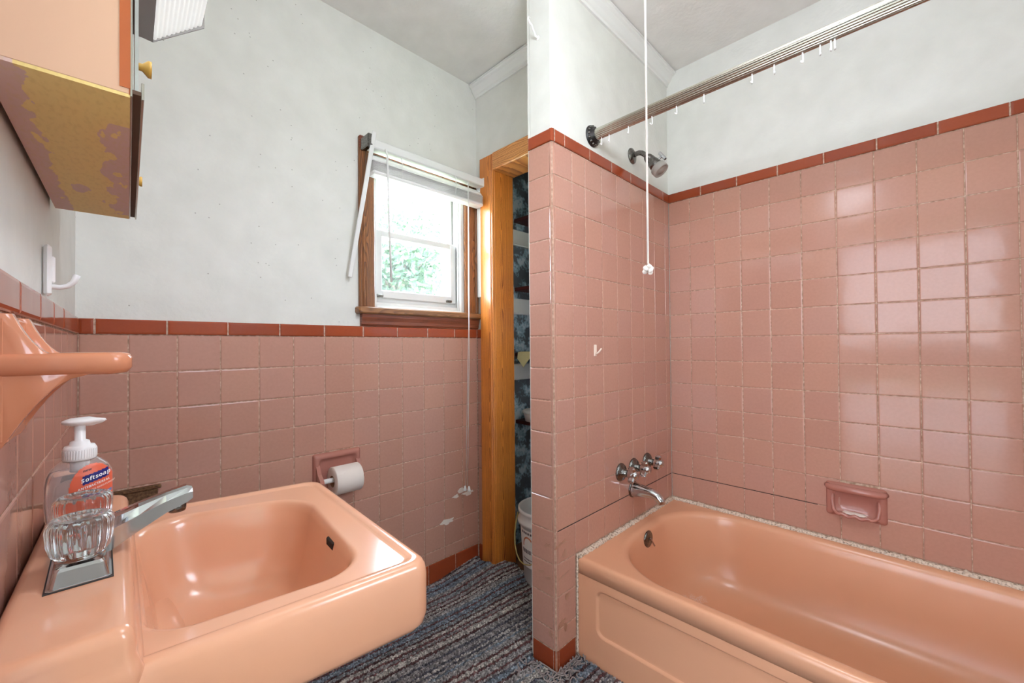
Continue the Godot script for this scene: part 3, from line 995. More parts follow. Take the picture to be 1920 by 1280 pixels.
# ---------------------------------------------------------------- bathtub
func build_tub() -> void:
	var t := thing("bathtub", "salmon pink alcove bathtub with a recessed apron panel", "bathtub", Vector3(1.19, 0, -0.115))
	var o := -t.position
	var outer := [Vector2(1.190, -0.874), Vector2(XE - 0.002, -0.874), Vector2(XE - 0.002, 0.645), Vector2(1.190, 0.645)]
	var orad := [0.006, 0.006, 0.006, 0.006]
	var hole := [Vector2(1.232, -0.815), Vector2(1.930, -0.815), Vector2(1.930, 0.55), Vector2(1.232, 0.55)]
	var hrad := [0.26, 0.26, 0.22, 0.22]
	var k := 14
	var rings := []
	for st in [[0.03, 0.02], [0.03, 0.300], [0.0, 0.300], [0.0, TUB - 0.016], [0.0015, TUB - 0.008], [0.005, TUB - 0.0025], [0.010, TUB - 0.0004], [0.014, TUB]]:
		rings.append(rpoly(inset(outer, st[0]), orad, k, st[1]))
	for st in [[-0.018, TUB], [-0.012, TUB - 0.0006], [-0.005, TUB - 0.003], [0.003, TUB - 0.009], [0.008, TUB - 0.020], [0.012, TUB - 0.045], [0.030, 0.20], [0.050, 0.115], [0.070, 0.085], [0.100, 0.066], [0.150, 0.056], [0.21, 0.052]]:
		# the foot of the tub slopes more than the tap end
		var h2 := inset(hole, st[0])
		var fall: float = clampf((TUB - st[1]) / 0.30, 0, 1)
		h2[2] += Vector2(0, -0.16 * fall); h2[3] += Vector2(0, -0.16 * fall)
		rings.append(rpoly(h2, grown(hrad, -st[0] * 0.6), k, st[1]))
	var b := Soup.new()
	b.loft(rings, true, true)
	for i in b.v.size():
		b.uv[i] = Vector2((b.v[i].x - 1.19) / 0.78, (b.v[i].z + 0.876) / 1.53)
		b.v[i] += o
	put("shell", b.mesh(), M.tub_worn, t)
	# apron with an inset panel: rings in the plane of the apron
	var edge := [Vector2(-0.874, 0.0), Vector2(0.645, 0.0), Vector2(0.645, 0.301), Vector2(-0.874, 0.301)]
	var panel := [Vector2(-0.800, 0.112), Vector2(0.575, 0.112), Vector2(0.575, 0.272), Vector2(-0.800, 0.272)]
	var pr := [0.030, 0.030, 0.030, 0.030]
	var ar := []
	for st in [[edge, 0.0, [0.003, 0.003, 0.003, 0.003], 1.215], [edge, 0.0, [0.003, 0.003, 0.003, 0.003], 1.190], [panel, 0.0, pr, 1.190], [panel, 0.003, pr, 1.1915], [panel, 0.008, pr, 1.197], [panel, 0.012, pr, 1.1975]]:
		var flat := rpoly(inset(st[0], st[1]), grown(st[2], -st[1]), 8, 0.0)
		var ring := PackedVector3Array()
		for p in flat:
			ring.append(Vector3(st[3], p.z, p.x) + o)
		ar.append(ring)
	b = Soup.new()
	b.loft(ar, true, true)
	for i in b.sg.size():
		b.sg[i] = -1
	put("apron", b.mesh(), M.tub, t)
	# overflow plate with trip lever
	var xf := Transform3D(Basis(Vector3.RIGHT, PI * 0.5) , Vector3(1.572, 0.311, -0.8045) + o)
	b = Soup.new()
	b.lathe([Vector2(0, 0.0), Vector2(0.034, 0.0), Vector2(0.034, 0.003), Vector2(0.030, 0.007), Vector2(0.012, 0.009), Vector2(0, 0.009)], 32, xf)
	var pl := put("overflow_plate", b.mesh(), M.old_chrome, t)
	b = Soup.new()
	b.box(Vector3(1.577, 0.303, -0.786) + o, Vector3(0.007, 0.036, 0.006), 0.002, Basis(Vector3.BACK, 0.2) * Basis(Vector3.RIGHT, -0.5))
	put("trip_lever", b.mesh(), M.chrome, pl)
	b = Soup.new()
	b.lathe([Vector2(0, 0), Vector2(0.03, 0), Vector2(0.03, 0.003), Vector2(0.022, 0.002), Vector2(0, 0.001)], 28, Transform3D(Basis.IDENTITY, Vector3(1.575, 0.0535, -0.60) + o))
	put("drain", b.mesh(), M.old_chrome, t)

	# taps on the partition
	var n := 0
	for x in [1.488, 1.591, 1.710]:
		var names := ["chrome tub tap handle farthest from the corner of the tub walls", "chrome tub tap handle in the middle of the three", "chrome tub tap handle beside the corner of the tub walls"]
		var h := thing("tub_tap" if n == 0 else "tub_tap_%03d" % n, names[n], "tap", Vector3(x, 0.586, ZD), "three chrome tub taps")
		xf = Transform3D(Basis(Vector3.RIGHT, PI * 0.5), Vector3.ZERO)     # lathe axis out of the wall
		b = Soup.new()
		b.lathe([Vector2(0, 0), Vector2(0.036, 0), Vector2(0.036, 0.004), Vector2(0.031, 0.011), Vector2(0.020, 0.014), Vector2(0.015, 0.022), Vector2(0.014, 0.036), Vector2(0, 0.036)], 32, xf)
		put("escutcheon", b.mesh(), M.old_chrome, h)
		b = Soup.new()
		b.lathe([Vector2(0, 0.034), Vector2(0.015, 0.034), Vector2(0.019, 0.040), Vector2(0.017, 0.068), Vector2(0.013, 0.076), Vector2(0.006, 0.078), Vector2(0, 0.078)], 16, xf)
		for q in 3:
			var a: float = TAU * q / 3.0 + [0.35, 0.2, 0.1][n]
			var dir := Vector3(cos(a + PI * 0.5), sin(a + PI * 0.5), 0)
			b.box(dir * 0.021 + Vector3(0, 0, 0.056), Vector3(0.016, 0.026, 0.026), 0.005, Basis(dir.cross(Vector3.BACK), dir, Vector3.BACK))
		put("handle", b.mesh(), M.chrome, h)
		n += 1
	# spout
	t = thing("tub_spout", "chrome tub spout below the three taps", "spout", Vector3(1.585, 0.494, ZD))
	b = Soup.new()
	b.tube([Vector3(0, 0, 0), Vector3(0, 0, 0.012), Vector3(0, 0.002, 0.05), Vector3(0, 0.001, 0.085), Vector3(0, -0.007, 0.110), Vector3(0, -0.020, 0.124), Vector3(0, -0.032, 0.128)], [0.031, 0.030, 0.023, 0.0195, 0.018, 0.016, 0.0145], 24)
	put("body", b.mesh(), M.chrome, t)
	b = Soup.new()
	b.lathe([Vector2(0, 0), Vector2(0.034, 0), Vector2(0.033, 0.005), Vector2(0.02, 0.008), Vector2(0, 0.008)], 28, Transform3D(Basis(Vector3.RIGHT, PI * 0.5), Vector3.ZERO))
	put("flange", b.mesh(), M.old_chrome, t)
	# shower head
	t = thing("shower_sprayer", "chrome shower head on a bent arm above the tile cap", "shower head", Vector3(1.622, 1.916, ZD - 0.006))
	b = Soup.new()
	b.lathe([Vector2(0, 0), Vector2(0.034, 0), Vector2(0.033, 0.004), Vector2(0.018, 0.012), Vector2(0, 0.013)], 32, Transform3D(Basis(Vector3.RIGHT, PI * 0.5), Vector3.ZERO))
	put("flange", b.mesh(), M.old_chrome, t)
	b = Soup.new()
	var pts := []
	for p in [Vector3(0, 0, 0), Vector3(0, 0.003, 0.02), Vector3(0, 0.003, 0.035), Vector3(0, -0.003, 0.048), Vector3(0, -0.014, 0.060), Vector3(0, -0.030, 0.074)]:
		pts.append(p)
	b.tube(pts, 0.0105, 16)
	put("arm", b.mesh(), M.old_chrome, t)
	var ax := Vector3(0.06, -0.80, 0.62).normalized()
	var sx := ax.cross(Vector3.RIGHT).normalized()
	xf = Transform3D(Basis(sx.cross(ax).normalized(), ax, sx).scaled(Vector3.ONE * 1.18), Vector3(0, -0.026, 0.070))
	b = Soup.new()
	b.lathe([Vector2(0, 0), Vector2(0.013, 0), Vector2(0.015, 0.004), Vector2(0.017, 0.018), Vector2(0.014, 0.020), Vector2(0.018, 0.024), Vector2(0.021, 0.045), Vector2(0.023, 0.062), Vector2(0, 0.062)], 28, xf)
	var hd := put("head", b.mesh(), M.old_chrome, t)
	b = Soup.new()
	b.lathe([Vector2(0, 0.060), Vector2(0.0265, 0.060), Vector2(0.0280, 0.064), Vector2(0.0275, 0.082), Vector2(0.024, 0.084), Vector2(0.022, 0.081), Vector2(0.015, 0.080), Vector2(0.013, 0.083), Vector2(0, 0.083)], 32, xf)
	put("face_ring", b.mesh(), mat(c8(168, 163, 156), 0.4), hd)
	b = Soup.new()
	b.tube([xf * Vector3(0.012, 0.035, 0.014), xf * Vector3(0.024, 0.030, 0.030)], 0.005, 10)
	b.box(xf * Vector3(0.026, 0.030, 0.033), Vector3(0.010, 0.040, 0.012), 0.003, xf.basis)
	put("spray_lever", b.mesh(), M.chrome, hd)

	# shower rod
	t = thing("shower_rod", "fluted metal shower curtain rod running along the tub", "curtain rod", Vector3(1.318, 1.893, ZD))
	b = Soup.new()
	b.lathe([Vector2(0, 0), Vector2(0.040, 0), Vector2(0.040, 0.004), Vector2(0.034, 0.007), Vector2(0.032, 0.014), Vector2(0.024, 0.016), Vector2(0.021, 0.024), Vector2(0.0, 0.024)], 40, Transform3D(Basis(Vector3.RIGHT, PI * 0.5), Vector3(0, 0, -0.006)))
	var fl := put("flange", b.mesh(), mat(c8(64, 62, 62), 0.3, 0.9), t)
	for q in 14:
		b = Soup.new()
		var a := TAU * q / 14.0
		b.lathe([Vector2(0, 0.006), Vector2(0.004, 0.005), Vector2(0.006, 0), Vector2(0, -0.002)], 8, Transform3D(Basis(Vector3.RIGHT, PI * 0.5), Vector3(cos(a) * 0.033, sin(a) * 0.033, 0.003)))
		put("bead", b.mesh(), M.old_chrome, fl)
	b = Soup.new()
	var ring0 := PackedVector3Array(); var ring1 := PackedVector3Array()
	for q in 144:
		var a := TAU * q / 144.0
		var r := 0.0194 + 0.0012 * cos(a * 20.0)
		ring0.append(Vector3(cos(a) * r, sin(a) * r, 0.006)); ring1.append(Vector3(cos(a) * r, sin(a) * r, 1.53))
	b.loft([ring0, ring1], false, false)
	put("rod", b.mesh(), M.rod, t)
	# the bare curtain hooks left hanging on the rod
	var hk := Soup.new()
	var path := [Vector3(-0.009, -0.044, 0), Vector3(-0.005, -0.048, 0), Vector3(0.001, -0.046, 0), Vector3(0.002, -0.036, 0), Vector3(0.001, -0.028, 0), Vector3(0.0, -0.0195, 0)]
	hk.tube(path, 0.0019, 8)
	var hm := hk.mesh()
	n = 0
	for z in [-0.839, -0.807, -0.729, -0.641, -0.557, -0.471, -0.338, -0.283, -0.218, -0.180, -0.158, -0.150]:
		var ho := put("curtain_hook" if n == 0 else "curtain_hook_%03d" % n, hm, M.white_plastic, null, Transform3D(Basis(Vector3.UP, rng.randf_range(-0.4, 0.4)), Vector3(1.318, 1.893, z)))
		tag(ho, "small white curtain hook hanging from the shower rod", "hook", "bare curtain hooks on the shower rod")
		n += 1

	# soap dish set in the tub wall
	t = thing("soap_dish", "mauve ceramic soap dish with grab bar in the tub wall", "soap dish", Vector3(XE, 0.515, -0.186))
	var rim := [Vector2(-0.086, -0.061), Vector2(0.086, -0.061), Vector2(0.086, 0.061), Vector2(-0.086, 0.061)]
	var well := [Vector2(-0.062, -0.046), Vector2(0.062, -0.046), Vector2(0.062, 0.030), Vector2(-0.062, 0.030)]
	var dr := []
	for st in [[rim, -0.002, 0.010, 0.006], [rim, 0.0, 0.010, -0.006], [rim, 0.004, 0.010, -0.013], [rim, 0.012, 0.012, -0.017], [well, -0.006, 0.020, -0.017], [well, -0.001, 0.022, -0.014], [well, 0.004, 0.022, -0.002], [well, 0.016, 0.022, 0.0008]]:
		var flat := rpoly(inset(st[0], st[1]), [st[2], st[2], st[2], st[2]], 8, 0.0)
		var ring := PackedVector3Array()
		for p in flat:
			ring.append(Vector3(st[3], p.z, p.x))
		dr.append(ring)
	b = Soup.new()
	b.loft(dr, false, true)
	put("body", b.mesh(), M.dish, t)
	b = Soup.new()
	b.tube([Vector3(-0.004, 0.046, -0.083), Vector3(-0.020, 0.046, -0.076), Vector3(-0.026, 0.046, -0.062), Vector3(-0.027, 0.046, 0.0), Vector3(-0.026, 0.046, 0.062), Vector3(-0.020, 0.046, 0.076), Vector3(-0.004, 0.046, 0.083)], [0.010, 0.0115, 0.0125, 0.0125, 0.0125, 0.0115, 0.010], 16)
	put("grab_bar", b.mesh(), M.dish, t)
	b = Soup.new()
	pts = [Vector3(-0.010, 0.020, -0.066), Vector3(-0.014, -0.010, -0.067), Vector3(-0.020, -0.038, -0.062), Vector3(-0.026, -0.046, -0.052)]
	for q in 15:
		var f := q / 14.0
		pts.append(Vector3(-0.032, -0.047 + 0.0035 * sin(f * TAU * 2.5), lerp(-0.044, 0.044, f)))
	pts.append_array([Vector3(-0.026, -0.046, 0.052), Vector3(-0.020, -0.038, 0.062), Vector3(-0.014, -0.010, 0.067), Vector3(-0.010, 0.020, 0.066)])
	b.tube(pts, 0.0062, 12)
	b.span(Vector3(-0.030, -0.054, -0.056), Vector3(0.004, -0.046, 0.056), 0.003)
	put("tray_lip", b.mesh(), M.dish, t)
	b = Soup.new()
	b.lathe([Vector2(0, 0.006), Vector2(0.7, 0.005), Vector2(0.95, 0.002), Vector2(1, 0), Vector2(0.95, -0.002), Vector2(0, -0.003)], 28, Transform3D(Basis(Vector3(0.014, 0, 0), Vector3.UP, Vector3(0, 0, 0.036)), Vector3(XE - 0.013, 0.4725, -0.188)))
	var so := put("soap_bar", b.mesh(), mat(c8(232, 214, 200), 0.5))
	tag(so, "worn white sliver of soap lying in the wall soap dish", "soap")

# ---------------------------------------------------------------- sink
func build_sink() -> void:
	var t := thing("sink", "peach pink wall-hung sink with a raised back ledge", "sink", Vector3(0, 0.62, -0.77))
	var o := -t.position
	var outer := [Vector2(0.004, -0.534), Vector2(0.333, -0.503), Vector2(0.354, -0.992), Vector2(0.006, -1.052)]
	var orad := [0.004, 0.020, 0.034, 0.004]
	var hole := [Vector2(0.034, -0.588), Vector2(0.262, -0.560), Vector2(0.293, -0.905), Vector2(0.038, -0.985)]
	var hrad := [0.055, 0.060, 0.085, 0.070]
	var k := 12
	var rings := []
	for st in [[0.13, 0.625], [0.10, 0.635], [0.075, 0.680], [0.035, 0.699], [0.016, 0.698], [0.007, 0.701], [0.001, 0.709], [-0.002, 0.722], [-0.002, 0.776], [-0.0005, 0.787], [0.003, 0.7940], [0.008, 0.797], [0.015, 0.797], [0.019, 0.7950], [0.022, 0.7935], [0.024, 0.7935]]:
		rings.append(rpoly(inset(outer, st[0]), grown(orad, -st[0] * 0.3), k, st[1]))
	for st in [[-0.010, 0.7935], [-0.008, 0.7935], [-0.005, 0.7930], [-0.002, 0.7905], [0.001, 0.786], [0.004, 0.777], [0.010, 0.745], [0.020, 0.700], [0.032, 0.668], [0.052, 0.652], [0.072, 0.647], [0.085, 0.646]]:
		rings.append(rpoly(inset(hole, st[0]), grown(hrad, -st[0] * 0.4), k, st[1]))
	for ring in rings:
		for i in ring.size():
			ring[i] += o
	var b := Soup.new()
	b.loft(rings, true, true)
	put("basin", b.mesh(), M.sink, t)
	# raised ledge along the wall
	var led := [Vector2(xa(-0.53) + 0.003, -0.534), Vector2(0.024, -0.531), Vector2(0.036, -1.046), Vector2(xa(-1.05) + 0.003, -1.052)]
	var lrad := [0.003, 0.010, 0.030, 0.003]
	rings = []
	for st in [[0.012, 0.690], [0.004, 0.700], [0.0, 0.715], [-0.004, 0.780], [-0.006, 0.795], [-0.003, 0.801], [-0.0005, 0.810], [0.0005, 0.826], [0.003, 0.8330], [0.007, 0.8370], [0.011, 0.838], [0.016, 0.838]]:
		rings.append(rpoly(inset(led, st[0]), grown(lrad, -st[0] * 0.4), k, st[1]))
	for ring in rings:
		for i in ring.size():
			ring[i] += o
	b = Soup.new()
	b.loft(rings, true, true)
	put("back_ledge", b.mesh(), M.sink, t)
	b = Soup.new()
	b.box(Vector3(0.2715, 0.773, -0.703) + o, Vector3(0.006, 0.014, 0.034), 0.002, Basis(Vector3.UP, -0.06))
	put("overflow_slot", b.mesh(), M.dark_joint, t)
	b = Soup.new()
	b.lathe([Vector2(0, 0.001), Vector2(0.019, 0.001), Vector2(0.023, 0.003), Vector2(0.024, 0.0), Vector2(0.024, -0.01), Vector2(0, -0.01)], 28, Transform3D(Basis.IDENTITY, Vector3(0.145, 0.6475, -0.70) + o))
	put("drain", b.mesh(), M.old_chrome, t)
	# trap and wall pipe under the bowl
	b = Soup.new()
	b.tube([Vector3(0.150, 0.630, -0.76) + o, Vector3(0.150, 0.50, -0.76) + o, Vector3(0.140, 0.45, -0.76) + o, Vector3(0.105, 0.43, -0.76) + o, Vector3(0.07, 0.45, -0.76) + o, Vector3(0.06, 0.50, -0.76) + o, Vector3(0.03, 0.52, -0.76) + o, Vector3(xa(-0.76) + 0.002, 0.52, -0.76) + o], 0.017, 16)
	put("trap", b.mesh(), M.old_chrome, t)

	# faucet
	t = thing("faucet", "chrome sink faucet with two clear acrylic knobs", "faucet", Vector3(-0.017, 0.838, -0.75))
	b = Soup.new()
	var base := [Vector2(-0.026, -0.086), Vector2(0.026, -0.086), Vector2(0.026, 0.084), Vector2(-0.026, 0.084)]
	var br := [0.008, 0.008, 0.004, 0.004]
	rings = []
	for st in [[0.0, 0.0], [0.0, 0.002], [0.002, 0.0025], [0.005, 0.018], [0.007, 0.021], [0.012, 0.022]]:
		rings.append(rpoly(inset(base, st[0]), br, 6, st[1]))
	b.loft(rings, true, true)
	for i in b.sg.size():
		b.sg[i] = -1
	put("base_plate", b.mesh(), M.chrome, t)
	b = Soup.new()
	b.span(Vector3(-0.0275, -0.0005, -0.0875), Vector3(0.0275, 0.0012, 0.0855), 0.0004)
	put("gasket", b.mesh(), M.black, t)
	# spout: a wedge that rises over the bowl and widens
	var sp := []
	for st in [[-0.012, 0.004, 0.026, 0.013], [0.004, 0.002, 0.040, 0.014], [0.026, 0.006, 0.0475, 0.0145], [0.052, 0.022, 0.0555, 0.0150], [0.080, 0.038, 0.0630, 0.0158], [0.103, 0.047, 0.0675, 0.0165], [0.109, 0.051, 0.0650, 0.0155]]:
		var ring := PackedVector3Array()
		var w: float = st[3]; var h: float = st[2] - st[1]
		for p in [Vector2(-w, 0.0), Vector2(w, 0.0), Vector2(w, h * 0.62), Vector2(w * 0.74, h * 0.92), Vector2(w * 0.3, h), Vector2(-w * 0.3, h), Vector2(-w * 0.74, h * 0.92), Vector2(-w, h * 0.62)]:
			ring.append(Vector3(st[0], st[1] + p.y, p.x))
		sp.append(ring)
	b = Soup.new()
	b.loft(sp, true, true)
	# creases along the lower edges stay sharp
	for i in b.sg.size():
		b.sg[i] = -1
	put("spout", b.mesh(), M.chrome, t)
	b = Soup.new()
	b.lathe([Vector2(0, 0), Vector2(0.0095, 0), Vector2(0.0105, 0.003), Vector2(0.0105, 0.012), Vector2(0, 0.012)], 20, Transform3D(Basis.IDENTITY, Vector3(0.093, 0.033, 0)))
	put("aerator", b.mesh(), M.old_chrome, t)
	for z in [0.050, -0.050]:
		b = Soup.new()
		b.lathe([Vector2(0, 0.020), Vector2(0.021, 0.020), Vector2(0.020, 0.023), Vector2(0.010, 0.025), Vector2(0.009, 0.032), Vector2(0, 0.032)], 24, Transform3D(Basis.IDENTITY, Vector3(0, 0, z)))
		var stem := put("knob_stem", b.mesh(), M.chrome, t)
		b = Soup.new()
		rings = []
		for st in [[0.0225, 0.026, 0.03], [0.0245, 0.029, 0.05], [0.0272, 0.040, 0.07], [0.0285, 0.056, 0.07], [0.0280, 0.062, 0.06], [0.0250, 0.067, 0.03], [0.0180, 0.0685, 0.0], [0.0160, 0.066, 0.0], [0.0080, 0.0655, 0.0]]:
			var ring := PackedVector3Array()
			for q in 72:
				var a := TAU * q / 72.0
				var r: float = st[0] * (1.0 + st[2] * (absf(sin(a * 9.0)) - 0.6))
				ring.append(Vector3(cos(a) * r, st[1], z + sin(a) * r))
			rings.append(ring)
		b.loft(rings, true, true)
		var kn := put("knob", b.mesh(), M.acrylic, t)
		kn.set_meta("label", "clear fluted acrylic knob")

	# soap pump bottle
	t = thing("soap_bottle", "clear hand soap pump bottle with an orange label on the sink ledge", "bottle", Vector3(-0.022, 0.8385, -0.86))
	var face := Basis(Vector3.UP, 0.10)
	var ell := func(prof: Array, seg: int, flat: float) -> Soup:
		var q := Soup.new()
		q.lathe(prof, seg, Transform3D(face * Basis.from_scale(Vector3(1, 1, flat)), Vector3.ZERO))
		return q
	var wall_p := [Vector2(0, 0.0), Vector2(0.026, 0.0), Vector2(0.029, 0.003), Vector2(0.0325, 0.020), Vector2(0.0350, 0.045), Vector2(0.0350, 0.072), Vector2(0.0335, 0.084), Vector2(0.0285, 0.095), Vector2(0.0215, 0.102), Vector2(0.0160, 0.106), Vector2(0.0160, 0.113), Vector2(0, 0.113)]
	put("bottle_body", ell.call(wall_p, 40, 0.62).mesh(), M.clear_shell, t)
	var liquid := [Vector2(0, 0.002), Vector2(0.025, 0.002), Vector2(0.028, 0.005), Vector2(0.0313, 0.021), Vector2(0.0338, 0.045), Vector2(0.0338, 0.072), Vector2(0.0323, 0.083), Vector2(0.0295, 0.090), Vector2(0, 0.090)]
	put("liquid_soap", ell.call(liquid, 40, 0.60).mesh(), M.soap, t)
	b = Soup.new()
	b.lathe([Vector2(0, 0.104), Vector2(0.0170, 0.104), Vector2(0.0175, 0.106), Vector2(0.0175, 0.120), Vector2(0.0155, 0.124), Vector2(0.011, 0.125), Vector2(0.010, 0.130), Vector2(0.006, 0.132), Vector2(0.006, 0.156), Vector2(0, 0.156)], 40)
	for q in 40:
		var a := TAU * q / 40.0
		b.box(Vector3(cos(a) * 0.0175, 0.113, sin(a) * 0.0175), Vector3(0.0008, 0.012, 0.0012), 0, Basis(Vector3.UP, -a))
	put("pump_collar", b.mesh(), M.white_plastic, t)
	b = Soup.new()
	var hd := []
	for st in [[0.0, 0.152], [0.5, 0.1525], [0.85, 0.155], [1.0, 0.158], [0.95, 0.1605], [0.6, 0.163], [0.0, 0.164]]:
		var ring := PackedVector3Array()
		for q in 32:
			var a := TAU * q / 32.0
			var ex: float = 0.029 if cos(a) > 0 else 0.019
			ring.append(Basis(Vector3.UP, 0.35) * Vector3(cos(a) * ex * st[0], st[1] - (0.0018 if cos(a) > 0.8 else 0.0), sin(a) * 0.015 * st[0]))
		hd.append(ring)
	b.loft(hd)
	put("pump_head", b.mesh(), M.white_plastic, t)
	b = Soup.new()
	b.tube([Vector3(0, 0.106, 0), Vector3(0, 0.012, 0)], 0.0035, 10)
	b.lathe([Vector2(0, 0.106), Vector2(0.010, 0.106), Vector2(0.010, 0.086), Vector2(0, 0.086)], 16)
	put("dip_tube", b.mesh(), M.white_plastic, t)
	# label: a curved patch on the front of the bottle, offset to the side
	var skin := func(x: float, y: float, out: float) -> Vector3:
		var r := 0.0350
		for i in wall_p.size() - 1:
			var p: Vector2 = wall_p[i]; var q: Vector2 = wall_p[i + 1]
			if y >= p.y and y <= q.y and q.y > p.y:
				r = lerpf(p.x, q.x, (y - p.y) / (q.y - p.y))
		r += out
		var xx := clampf(x, -r * 0.985, r * 0.985)
		return face * Vector3(xx, y, 0.62 * sqrt(r * r - xx * xx) + out)
	var patch := func(inside: Callable, out: float) -> ArrayMesh:
		var q := Soup.new()
		q.s = 0
		var st := 0.0011
		for iy in range(0, 100):
			for ix in range(-40, 40):
				var x: float = ix * st; var y: float = iy * st
				if inside.call(x + st * 0.5, y + st * 0.5):
					q.quad(skin.call(x, y, out), skin.call(x, y + st, out), skin.call(x + st, y + st, out), skin.call(x + st, y, out))
		return q.mesh(false)
	var lb := put("label", patch.call(func(x: float, y: float) -> bool: return pow((x - 0.012) / 0.024, 2) + pow((y - 0.064) / 0.034, 2) < 1.0 and x < 0.0325, 0.0005), mat(c8(228, 104, 72), 0.4), t)
	put("blue_panel", patch.call(func(x: float, y: float) -> bool:
		var yy := y - 0.080 - (x - 0.015) * 0.25
		return absf(yy) < 0.0060 and absf(x - 0.015) < 0.0135, 0.0008), mat(c8(20, 24, 110), 0.4), lb)
	put("blue_stripe", patch.call(func(x: float, y: float) -> bool:
		var yy := y - 0.052 - (x - 0.015) * 0.25
		return absf(yy) < 0.0022 and x > 0.004 and x < 0.032, 0.0008), mat(c8(120, 140, 190), 0.4), lb)
	var write := func(words: String, size: float, x0: float, y0: float, lean: float, col: Color) -> void:
		put("lettering", bent_text(words, size, func(p: Vector3) -> Vector3: return skin.call(x0 + p.x, y0 + p.y + p.x * lean, 0.0012)), mat(col, 0.5), lb)
	write.call("Softsoap", 0.0074, 0.015, 0.080, 0.25, c8(250, 250, 250))
	write.call("ANTIBACTERIAL", 0.0044, 0.013, 0.0690, 0.25, c8(252, 246, 240))
	write.call("HAND SOAP WITH MOISTURIZERS", 0.0021, 0.013, 0.0630, 0.26, c8(250, 226, 214))
	write.call("new", 0.0044, 0.006, 0.0905, 0.20, c8(60, 50, 60))

	# brown board strip against the window wall behind the sink
	b = Soup.new()
	b.span(Vector3(-0.045, 0.595, ZB - 0.004), Vector3(0.118, 0.694, ZB + 0.010), 0.002)
	b.span(Vector3(-0.045, 0.690, ZB - 0.004), Vector3(0.126, 0.700, ZB + 0.014), 0.002)
	var m := mat(c8(136, 104, 72), 0.8)
	m.albedo_texture = tone(256, 0.05, 4, 91, c8(120, 100, 84), c8(255, 250, 240))
	tri_world(m, Vector3.ONE * 8.0)
	var bd := put("wall_board", b.mesh(), m)
	tag(bd, "dirty brown board patching the tiles behind the sink", "board")

